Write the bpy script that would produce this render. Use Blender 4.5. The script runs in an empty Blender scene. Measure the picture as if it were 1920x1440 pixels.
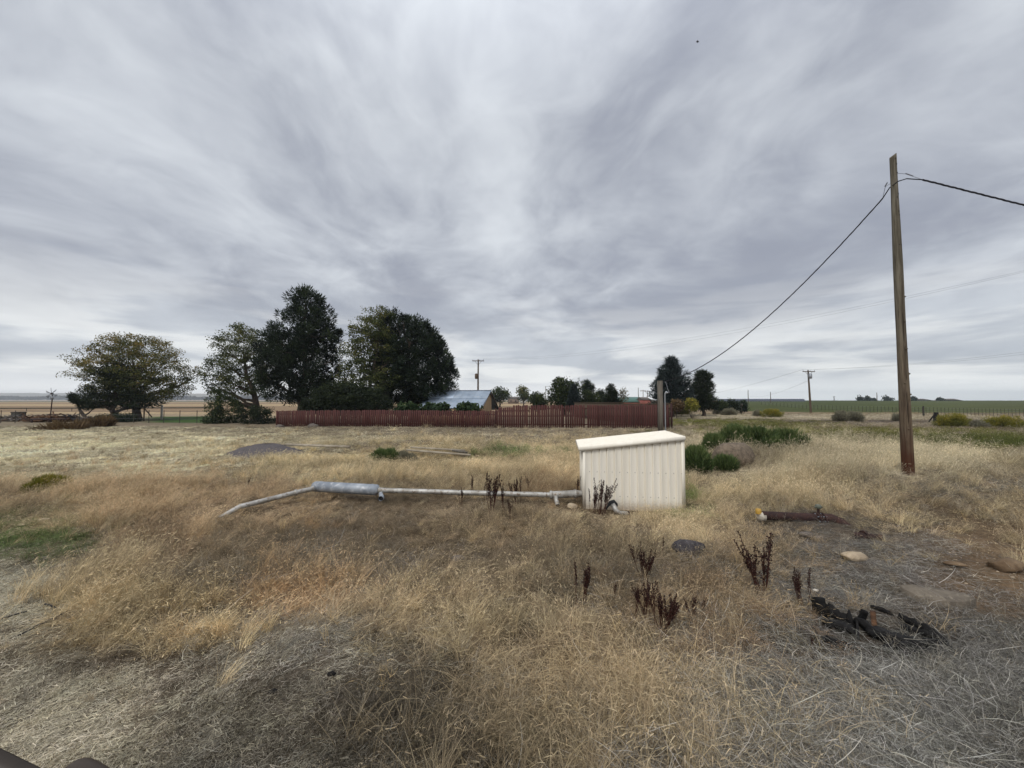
import bpy, math, random
import numpy as np
from mathutils import Vector, Matrix

random.seed(7)
RNG = np.random.default_rng(7)
PI = math.pi
S = bpy.context.scene
COL = S.collection

# ------------------------------------------------------------------ camera
H = 2.2                       # eye height
F = 723.0                     # focal length in pixels of the 1920 frame
PITCH = math.atan(30 / F)
cam = bpy.data.cameras.new('camera')
cam.lens = 36.0 * F / 1920.0
cam.sensor_width = 36.0
cam.clip_start = 0.05
cam.clip_end = 30000
co = bpy.data.objects.new('camera', cam)
COL.objects.link(co)
co.location = (0, 0, H)
co.rotation_euler = (PI / 2 + PITCH, 0, 0)
S.camera = co

# ------------------------------------------------------------------ view
S.view_settings.view_transform = 'Standard'
S.view_settings.look = 'None'
S.view_settings.exposure = 0.35
S.view_settings.gamma = 1.0
S.view_settings.use_curve_mapping = False

# ------------------------------------------------------------------ sun
SUN_EL, SUN_AZ = 48.0, 205.0        # azimuth clockwise from +Y: behind the viewer
sl = bpy.data.lights.new('sun', 'SUN')
sl.energy = 1.5
sl.angle = math.radians(28)
sl.color = (1.0, 0.965, 0.92)
so = bpy.data.objects.new('sun', sl)
COL.objects.link(so)
az, el = math.radians(SUN_AZ), math.radians(SUN_EL)
sdir = Vector((math.sin(az) * math.cos(el), math.cos(az) * math.cos(el), math.sin(el)))
so.rotation_euler = (-sdir).to_track_quat('-Z', 'Y').to_euler()

# ------------------------------------------------------------------ node helpers
class NT:
    def __init__(s, tree):
        s.t = tree
        tree.nodes.clear()
    def n(s, typ, **kw):
        nd = s.t.nodes.new(typ)
        for k, v in kw.items():
            if k.startswith('i_'):
                key = k[2:]
                key = int(key) if key.isdigit() else key.replace('_', ' ')
                s.put(nd.inputs[key], v)
            else:
                setattr(nd, k, v)
        return nd
    def put(s, sock, v):
        if isinstance(v, bpy.types.NodeSocket):
            s.t.links.new(v, sock)
        elif isinstance(v, bpy.types.Node):
            s.t.links.new(v.outputs[0], sock)
        else:
            sock.default_value = v
    def math(s, op, a, b=0.0, c=0.0, clamp=False):
        nd = s.t.nodes.new('ShaderNodeMath'); nd.operation = op; nd.use_clamp = clamp
        s.put(nd.inputs[0], a); s.put(nd.inputs[1], b); s.put(nd.inputs[2], c)
        return nd.outputs[0]
    def mapr(s, v, a, b, c=0.0, d=1.0, smooth=True):
        nd = s.t.nodes.new('ShaderNodeMapRange')
        if smooth: nd.interpolation_type = 'SMOOTHSTEP'
        s.put(nd.inputs[0], v)
        for k, x in zip((1, 2, 3, 4), (a, b, c, d)): s.put(nd.inputs[k], x)
        return nd.outputs[0]
    def mix(s, f, a, b, mode='MIX'):
        nd = s.t.nodes.new('ShaderNodeMix'); nd.data_type = 'RGBA'; nd.blend_type = mode
        s.put(nd.inputs[0], f); s.put(nd.inputs[6], a); s.put(nd.inputs[7], b)
        return nd.outputs[2]
    def noise(s, vec, scale, detail=4, rough=0.55, dist=0.0, out=0):
        nd = s.t.nodes.new('ShaderNodeTexNoise')
        if vec is not None: s.put(nd.inputs['Vector'], vec)
        nd.inputs['Scale'].default_value = scale
        nd.inputs['Detail'].default_value = detail
        nd.inputs['Roughness'].default_value = rough
        nd.inputs['Distortion'].default_value = dist
        return nd.outputs[out]
    def mapping(s, vec, scale=(1, 1, 1), loc=(0, 0, 0), rot=(0, 0, 0)):
        nd = s.t.nodes.new('ShaderNodeMapping')
        s.put(nd.inputs[0], vec)
        nd.inputs['Scale'].default_value = scale
        nd.inputs['Location'].default_value = loc
        nd.inputs['Rotation'].default_value = rot
        return nd.outputs[0]

def lin(r, g, b):
    f = lambda c: (c / 12.92 if c <= 0.04045 else ((c + 0.055) / 1.055) ** 2.4)
    return tuple(f(x / 255.0) for x in (r, g, b))
def lin4(r, g, b):
    return lin(r, g, b) + (1.0,)

# ------------------------------------------------------------------ sky
W = bpy.data.worlds.new('World')
S.world = W
W.use_nodes = True
w = NT(W.node_tree)
tc = w.n('ShaderNodeTexCoord')
sep = w.n('ShaderNodeSeparateXYZ', i_0=tc.outputs['Generated'])
X, Y, Z = sep.outputs
zc = w.math('MAXIMUM', Z, 0.0)
den = w.math('ADD', zc, 0.26)
pu = w.math('DIVIDE', X, den)
pv = w.math('DIVIDE', Y, den)
comb = w.n('ShaderNodeCombineXYZ', i_0=pu, i_1=pv, i_2=0.0)
P = comb.outputs[0]
# slow warp so that the cloud streets bend
wv = w.noise(w.mapping(P, (0.6, 0.5, 1), (3.1, 1.7, 0)), 1.0, 3, 0.5, 0, 1)
wsub = w.n('ShaderNodeVectorMath', operation='SUBTRACT', i_0=wv, i_1=(0.5, 0.5, 0.5))
wsc = w.n('ShaderNodeVectorMath', operation='SCALE', i_0=wsub.outputs[0]); wsc.inputs['Scale'].default_value = 1.1
wadd = w.n('ShaderNodeVectorMath', operation='ADD', i_0=P, i_1=wsc.outputs[0])
PW = wadd.outputs[0]
n1 = w.noise(w.mapping(PW, (1.0, 0.60, 1), (11.3, 4.2, 0), (0, 0, 0.25)), 1.05, 3, 0.5, 0.2)
n2 = w.noise(w.mapping(PW, (1.0, 0.75, 1), (2.3, 7.2, 0), (0, 0, -0.3)), 2.9, 5, 0.52, 0.3)
n3 = w.noise(w.mapping(PW, (1.0, 1.0, 1), (5.3, 1.2, 0), (0, 0, 0.4)), 8.0, 5, 0.55, 0.4)
q = w.math('MULTIPLY', n1, 0.50)
q = w.math('MULTIPLY_ADD', n2, 0.36, q)
q = w.math('MULTIPLY_ADD', n3, 0.14, q)
cl = w.mapr(q, 0.36, 0.66)
deck = w.mix(cl, lin4(152, 157, 170), lin4(216, 221, 227))
# thinner, brighter cloud towards the horizon, with long flat bands
hz = w.mapr(Z, 0.0, 0.32, 1.0, 0.0)
hb = w.n('ShaderNodeCombineXYZ', i_0=w.math('MULTIPLY', X, 2.6), i_1=w.math('MULTIPLY', Y, 2.6), i_2=w.math('MULTIPLY', Z, 19.0))
nb = w.noise(hb.outputs[0], 1.1, 5, 0.55, 0.3)
band = w.mapr(nb, 0.40, 0.60)
low = w.mix(band, lin4(184, 190, 198), lin4(250, 251, 248))
low2 = w.mix(w.mapr(Z, 0.0, 0.07, 1.0, 0.0), low, (1.36, 1.37, 1.33, 1))
cloud = w.mix(w.math('MULTIPLY', hz, 0.85), deck, low2)
# overcast luminance grows overhead
zen = w.mapr(Z, 0.55, 1.0, 1.0, 1.7)
cloud = w.mix(1.0, cloud, w.n('ShaderNodeCombineXYZ', i_0=zen, i_1=zen, i_2=zen).outputs[0], 'MULTIPLY')
skyt = w.n('ShaderNodeTexSky', sky_type='NISHITA', sun_disc=False)
skyt.sun_elevation = el
skyt.sun_rotation = az
bg1 = w.n('ShaderNodeBackground', i_0=skyt.outputs[0], i_1=0.05)
bg2 = w.n('ShaderNodeBackground', i_0=cloud, i_1=0.86)
mx = w.n('ShaderNodeMixShader', i_0=0.94, i_1=bg1.outputs[0], i_2=bg2.outputs[0])
w.n('ShaderNodeOutputWorld', i_0=mx.outputs[0])

# ------------------------------------------------------------------ geometry of places
def ray(px, py):
    a = (px - 960) / F; b = (720 - py) / F
    c, s = math.cos(PITCH), math.sin(PITCH)
    return Vector((a, c - b * s, s + b * c))
def at(px, py, d):
    """point seen in direction (px, py) at ground distance d along Y"""
    r = ray(px, py)
    t = d / r.y
    return Vector((r.x * t, d, H + r.z * t))
def project(x, y, z):
    c, s = math.cos(PITCH), math.sin(PITCH)
    dep = y * c + (z - H) * s
    dep = np.where(dep > 0.3, dep, 0.3)
    up = -y * s + (z - H) * c
    return 960 + x / dep * F, 720 - up / dep * F

def hash2(ix, iy, seed):
    h = (ix * 374761393 + iy * 668265263 + seed * 1442695041) & 0xffffffff
    h = ((h ^ (h >> 13)) * 1274126177) & 0xffffffff
    return ((h ^ (h >> 16)) & 0xffff) / 65535.0
def vnoise(x, y, seed=0):
    x = np.asarray(x, float); y = np.asarray(y, float)
    ix = np.floor(x).astype(np.int64); iy = np.floor(y).astype(np.int64)
    fx = x - ix; fy = y - iy
    fx = fx * fx * (3 - 2 * fx); fy = fy * fy * (3 - 2 * fy)
    a = hash2(ix, iy, seed); b = hash2(ix + 1, iy, seed)
    c = hash2(ix, iy + 1, seed); d = hash2(ix + 1, iy + 1, seed)
    return (a * (1 - fx) + b * fx) * (1 - fy) + (c * (1 - fx) + d * fx) * fy
def fbm(x, y, seed=0, oct=3):
    r = 0; a = 0.5; t = 0
    for k in range(oct):
        r = r + a * vnoise(x * 2 ** k, y * 2 ** k, seed + k * 17); t += a; a *= 0.5
    return r / t
def sm(a, b, v):
    t = np.clip((np.asarray(v, float) - a) / (b - a), 0, 1)
    return t * t * (3 - 2 * t)
def bump(x, y, cx, cy, sx, sy, h, rot=0.0):
    c, s = math.cos(rot), math.sin(rot)
    dx = x - cx; dy = y - cy
    u = (dx * c + dy * s) / sx; v = (-dx * s + dy * c) / sy
    return h * np.exp(-0.5 * (u * u + v * v))

def hgt(x, y):
    x = np.asarray(x, float); y = np.asarray(y, float)
    near = 1 - sm(18, 30, np.hypot(x, y))
    z = (fbm(x * 0.55, y * 0.55, 3) - 0.5) * 0.22 * near
    z = z + (fbm(x * 2.3, y * 2.3, 9) - 0.5) * 0.10 * near
    z = z + (vnoise(x * 5.1, y * 5.1, 19) - 0.5) * 0.035 * near
    z = z + (fbm(x * 0.05, y * 0.05, 21) - 0.5) * 0.35 * sm(14, 30, np.hypot(x, y)) * (1 - sm(60, 120, np.hypot(x, y)))
    z = z + bump(x, y, 9.6, 8.6, 3.0, 1.7, 0.50, -0.1)
    z = z + bump(x, y, 9.2, 13.6, 2.4, 1.2, 0.30, -0.3)
    z = z + bump(x, y, 6.9, 12.9, 0.9, 0.6, 0.25)
    z = z + bump(x, y, 14, 11, 4, 2.5, 0.25)
    z = z + bump(x, y, -1.85, 3.35, 0.45, 0.4, 0.14)
    z = z + bump(x, y, -4.5, 17.5, 2.2, 0.9, 0.32)
    z = z + bump(x, y, -3.0, 15.2, 1.8, 0.8, 0.22)
    # flatten where the shed and the pipes stand
    f = np.exp(-0.5 * (((x - 2.4) / 1.4) ** 2 + ((y - 8.5) / 1.1) ** 2))
    z = z * (1 - np.clip(f * 1.5, 0, 1))
    # far fields
    r = sm(6, 60, x) * sm(70, 320, y)
    z = z + 1.5 * r - 0.0035 * np.clip(y - 420, 0, 2000) * sm(6, 60, x)
    z = np.where(np.abs(x) > 5000, -3.0, z); z = np.where((y > 3550) | (y < -750), -3.0, z)
    return z
def gz(x, y):
    return float(hgt(np.array([x]), np.array([y]))[0])
def gpt(px, py):
    """ground point seen at px, py"""
    r = ray(px, py)
    t = 1.0
    for k in range(4000):
        p = Vector((0, 0, H)) + r * t
        if p.z <= gz(p.x, p.y) or t > 900: break
        t *= 1.01
    lo, hi = t / 1.01, t
    for k in range(12):
        m = (lo + hi) / 2; p = Vector((0, 0, H)) + r * m
        if p.z <= gz(p.x, p.y): hi = m
        else: lo = m
    p = Vector((0, 0, H)) + r * hi
    return Vector((p.x, p.y, gz(p.x, p.y)))

# ------------------------------------------------------------------ objects
def tag(o, label=None, cat=None, group=None, kind=None):
    if label: o['label'] = label
    if cat: o['category'] = cat
    if group: o['group'] = group
    if kind: o['kind'] = kind
    return o
def thing(name, loc, label, cat, group=None, rz=0):
    o = bpy.data.objects.new(name, None)
    o.empty_display_size = 0.2
    COL.objects.link(o); o.location = loc; o.rotation_euler = (0, 0, rz)
    return tag(o, label, cat, group)

class Geo:
    def __init__(s):
        s.v = []; s.f = []; s.c = []; s.nv = 0; s.mi = []
    def add(s, verts, faces, shade=None, mi=0):
        verts = np.asarray(verts, float).reshape(-1, 3); faces = np.asarray(faces, int)
        s.v.append(verts); s.f.append(faces + s.nv); s.nv += len(verts)
        if shade is None: shade = 1.0
        s.c.append(np.broadcast_to(np.asarray(shade, float), (len(verts),)).copy())
        s.mi.append(np.full(len(faces), mi))
        return s
    def box(s, c, size, rot=None, shade=1.0):
        c = np.asarray(c, float); h = np.asarray(size, float) / 2
        v = np.array([[i, j, k] for i in (-1, 1) for j in (-1, 1) for k in (-1, 1)], float) * h
        if rot is not None: v = v @ np.array(rot.to_matrix()).T if hasattr(rot, 'to_matrix') else v @ np.asarray(rot).T
        f = [[0, 1, 3, 2], [4, 6, 7, 5], [0, 4, 5, 1], [2, 3, 7, 6], [0, 2, 6, 4], [1, 5, 7, 3]]
        return s.add(v + c, f, shade)
    def bar(s, a, b, w, t, up=(0, 0, 1), shade=1.0):
        a = Vector(a); b = Vector(b); d = (b - a); L = d.length; d.normalize()
        side = d.cross(Vector(up))
        if side.length < 1e-4: side = d.cross(Vector((1, 0, 0)))
        side.normalize(); u = side.cross(d)
        M = np.array([list(d), list(side), list(u)]).T
        return s.box((a + b) / 2, (L, w, t), M, shade)
    def tube(s, pts, rad, n=8, cap=True, shade=1.0):
        pts = [Vector(p) for p in pts]; m = len(pts)
        if not hasattr(rad, '__len__'): rad = [rad] * m
        V = []; ref = None
        for i, p in enumerate(pts):
            d = (pts[min(i + 1, m - 1)] - pts[max(i - 1, 0)]).normalized()
            if ref is None:
                ref = d.cross(Vector((0, 0, 1)))
                if ref.length < 0.1: ref = d.cross(Vector((1, 0, 0)))
            ref = (ref - d * ref.dot(d)).normalized(); o = d.cross(ref)
            for k in range(n):
                a = 2 * PI * k / n
                V.append(p + (ref * math.cos(a) + o * math.sin(a)) * rad[i])
        Fc = []
        for i in range(m - 1):
            for k in range(n):
                k2 = (k + 1) % n
                Fc.append([i * n + k, i * n + k2, (i + 1) * n + k2, (i + 1) * n + k])
        s.add([list(v) for v in V], Fc, shade)
        if cap:
            base = s.nv - len(V)
            for i, fl in ((0, True), (m - 1, False)):
                c = pts[i]
                idx0 = [list(V[i * n + k]) for k in range(n)] + [list(c)]
                ff = [[k, (k + 1) % n, n, n] for k in range(n)]
                s.add(idx0, [[a, b, cc] for a, b, cc, _ in ff] if True else None, shade)
        return s
    def mesh(s, name, mats=(), smooth=False):
        me = bpy.data.meshes.new(name)
        V = np.concatenate(s.v) if s.v else np.zeros((0, 3))
        me.vertices.add(len(V)); me.vertices.foreach_set('co', V.astype(np.float32).ravel())
        cnt = np.concatenate([np.full(len(f), f.shape[1]) for f in s.f])
        loops = np.concatenate([f.ravel() for f in s.f])
        me.loops.add(len(loops)); me.loops.foreach_set('vertex_index', loops.astype(np.int32))
        me.polygons.add(len(cnt))
        st = np.concatenate([[0], np.cumsum(cnt)[:-1]])
        me.polygons.foreach_set('loop_start', st.astype(np.int32))
        me.polygons.foreach_set('loop_total', cnt.astype(np.int32))
        me.polygons.foreach_set('material_index', np.concatenate(s.mi).astype(np.int32))
        if smooth: me.polygons.foreach_set('use_smooth', np.ones(len(cnt), bool))
        at_ = me.attributes.new('shade', 'FLOAT', 'POINT')
        at_.data.foreach_set('value', np.concatenate(s.c).astype(np.float32))
        for m in (mats if isinstance(mats, (list, tuple)) else [mats]): me.materials.append(m)
        me.update(calc_edges=True); me.validate()
        return me
    def obj(s, name, mat, parent=None, smooth=False, loc=None):
        o = bpy.data.objects.new(name, s.mesh(name, mat, smooth))
        COL.objects.link(o)
        if parent is not None: o.parent = parent
        if loc is not None: o.location = loc
        return o

def copy_tree(o, parent=None):
    c = o.copy(); COL.objects.link(c); c.parent = parent
    for ch in o.children: copy_tree(ch, c)
    return c
def inst(name, me, parent, loc=(0, 0, 0), rot=(0, 0, 0), scale=(1, 1, 1)):
    o = bpy.data.objects.new(name, me); COL.objects.link(o); o.parent = parent
    o.location = loc; o.rotation_euler = rot; o.scale = scale
    return o
def rock_geo(r, seed, squash=(1, 1, 0.6), rough=0.35, sub=2, cuts=6):
    import bmesh
    bm = bmesh.new(); bmesh.ops.create_icosphere(bm, subdivisions=sub, radius=1.0)
    V = np.array([v.co[:] for v in bm.verts]); Fc = np.array([[v.index for v in f.verts] for f in bm.faces]); bm.free()
    rg = np.random.default_rng(seed)
    for k in range(cuts):                       # chop planes for a stony look
        n = rg.normal(size=3); n /= np.linalg.norm(n); d = rg.uniform(0.55, 0.85)
        ov = np.clip(V @ n - d, 0, None); V = V - ov[:, None] * n
    V = V * (1 + rough * 0.16 * rg.normal(size=(len(V), 1))) * (1 + rough * 0.5 * (vnoise(V[:, 0] * 2.1 + seed, V[:, 1] * 2.1 + V[:, 2] * 1.7, seed) - 0.5))[:, None]
    g = Geo(); g.add(V * np.array(squash) * r, Fc, 1 + 0.1 * rg.normal(size=len(V)))
    return g

# ------------------------------------------------------------------ materials
def mat_simple(name, c1, c2, scale=4.0, rough=0.8, metal=0.0, bump_s=0.0, stretch=(1, 1, 1), shade=False, spec=0.3, c3=None, bscale=None, coords='Object'):
    m = bpy.data.materials.new(name); m.use_nodes = True; t = NT(m.node_tree)
    tcn = t.n('ShaderNodeTexCoord'); v = t.mapping(tcn.outputs[coords], stretch)
    nz = t.noise(v, scale, 6, 0.6)
    col = t.mix(t.mapr(nz, 0.3, 0.7), lin4(*c1), lin4(*c2))
    if c3:
        nz2 = t.noise(v, scale * 3.1, 5, 0.65)
        col = t.mix(t.mapr(nz2, 0.52, 0.68), col, lin4(*c3))
    if shade:
        at_ = t.n('ShaderNodeAttribute', attribute_name='shade')
        col = t.mix(1.0, col, at_.outputs['Color'], 'MULTIPLY')
    b = t.n('ShaderNodeBsdfPrincipled', i_Base_Color=col, i_Roughness=rough, i_Metallic=metal)
    b.inputs['Specular IOR Level'].default_value = spec
    if bump_s:
        bn = t.noise(v, bscale or scale * 4, 6, 0.65)
        bp = t.n('ShaderNodeBump', i_Height=bn); bp.inputs['Strength'].default_value = bump_s
        bp.inputs['Distance'].default_value = 0.02
        t.put(b.inputs['Normal'], bp.outputs[0])
    t.n('ShaderNodeOutputMaterial', i_0=b.outputs[0])
    return m

def mat_leaf(name, cols, trans=0.25, rough=0.6, instancer=False, objvar=0.0):
    """foliage: colour by the leaf's own shade attribute, plus translucency"""
    m = bpy.data.materials.new(name); m.use_nodes = True; t = NT(m.node_tree)
    at_ = t.n('ShaderNodeAttribute', attribute_name='shade')
    f = at_.outputs['Fac']
    if instancer:
        ti = t.n('ShaderNodeAttribute', attribute_name='tint', attribute_type='INSTANCER')
        col = t.mix(1.0, ti.outputs['Color'], at_.outputs['Color'], 'MULTIPLY')
    else:
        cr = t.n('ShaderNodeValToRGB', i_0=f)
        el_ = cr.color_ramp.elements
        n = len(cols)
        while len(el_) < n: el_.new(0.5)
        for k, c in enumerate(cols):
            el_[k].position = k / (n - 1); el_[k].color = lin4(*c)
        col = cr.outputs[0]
    d = t.n('ShaderNodeBsdfPrincipled', i_Base_Color=col, i_Roughness=rough)
    d.inputs['Specular IOR Level'].default_value = 0.2
    tr = t.n('ShaderNodeBsdfTranslucent', i_0=col)
    mxs = t.n('ShaderNodeMixShader', i_0=trans, i_1=d.outputs[0], i_2=tr.outputs[0])
    t.n('ShaderNodeOutputMaterial', i_0=mxs.outputs[0])
    return m

M = {}
M['grass'] = mat_leaf('dry_grass_blades', None, 0.22, 0.75, instancer=True)
M['bark'] = mat_simple('bark', (58, 50, 43), (88, 78, 68), 6, 0.9, bump_s=0.6, stretch=(1, 1, 0.3))
M['pine'] = mat_leaf('pine_needles', [(18, 27, 20), (36, 48, 32), (66, 78, 50)], 0.1)
M['locust'] = mat_leaf('locust_leaves', [(40, 52, 32), (78, 86, 48), (126, 120, 66)], 0.3)
M['locust_y'] = mat_leaf('locust_leaves_turning', [(40, 50, 30), (84, 88, 46), (142, 122, 66)], 0.3)
M['broad'] = mat_leaf('broad_leaves', [(28, 38, 22), (48, 60, 30), (84, 92, 44)], 0.22)
M['dark'] = mat_leaf('dark_leaves', [(22, 30, 20), (36, 46, 26), (58, 66, 36)], 0.15)
M['spruce'] = mat_leaf('spruce_needles', [(26, 36, 36), (44, 54, 52), (74, 84, 80)], 0.1)
M['vine'] = mat_leaf('vine_leaves', [(28, 42, 26), (48, 66, 38), (84, 100, 60)], 0.2)
M['tumble'] = mat_leaf('green_weed', [(46, 60, 36), (80, 98, 56), (122, 132, 82)], 0.3)
M['rabbit'] = mat_leaf('yellow_brush', [(70, 78, 44), (124, 122, 50), (176, 156, 66)], 0.25)
M['greybrush'] = mat_leaf('grey_brush', [(88, 84, 72), (122, 118, 98), (150, 146, 124)], 0.2)
M['rust_weed'] = mat_leaf('rusty_weed', [(66, 52, 38), (104, 84, 58), (134, 112, 78)], 0.2)
M['dock'] = mat_leaf('dock_seed', [(24, 13, 13), (44, 24, 22), (72, 44, 36)], 0.08)
M['soil'] = mat_simple('soil', (92, 74, 56), (126, 106, 82), 7, 0.95, bump_s=0.5)

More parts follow.
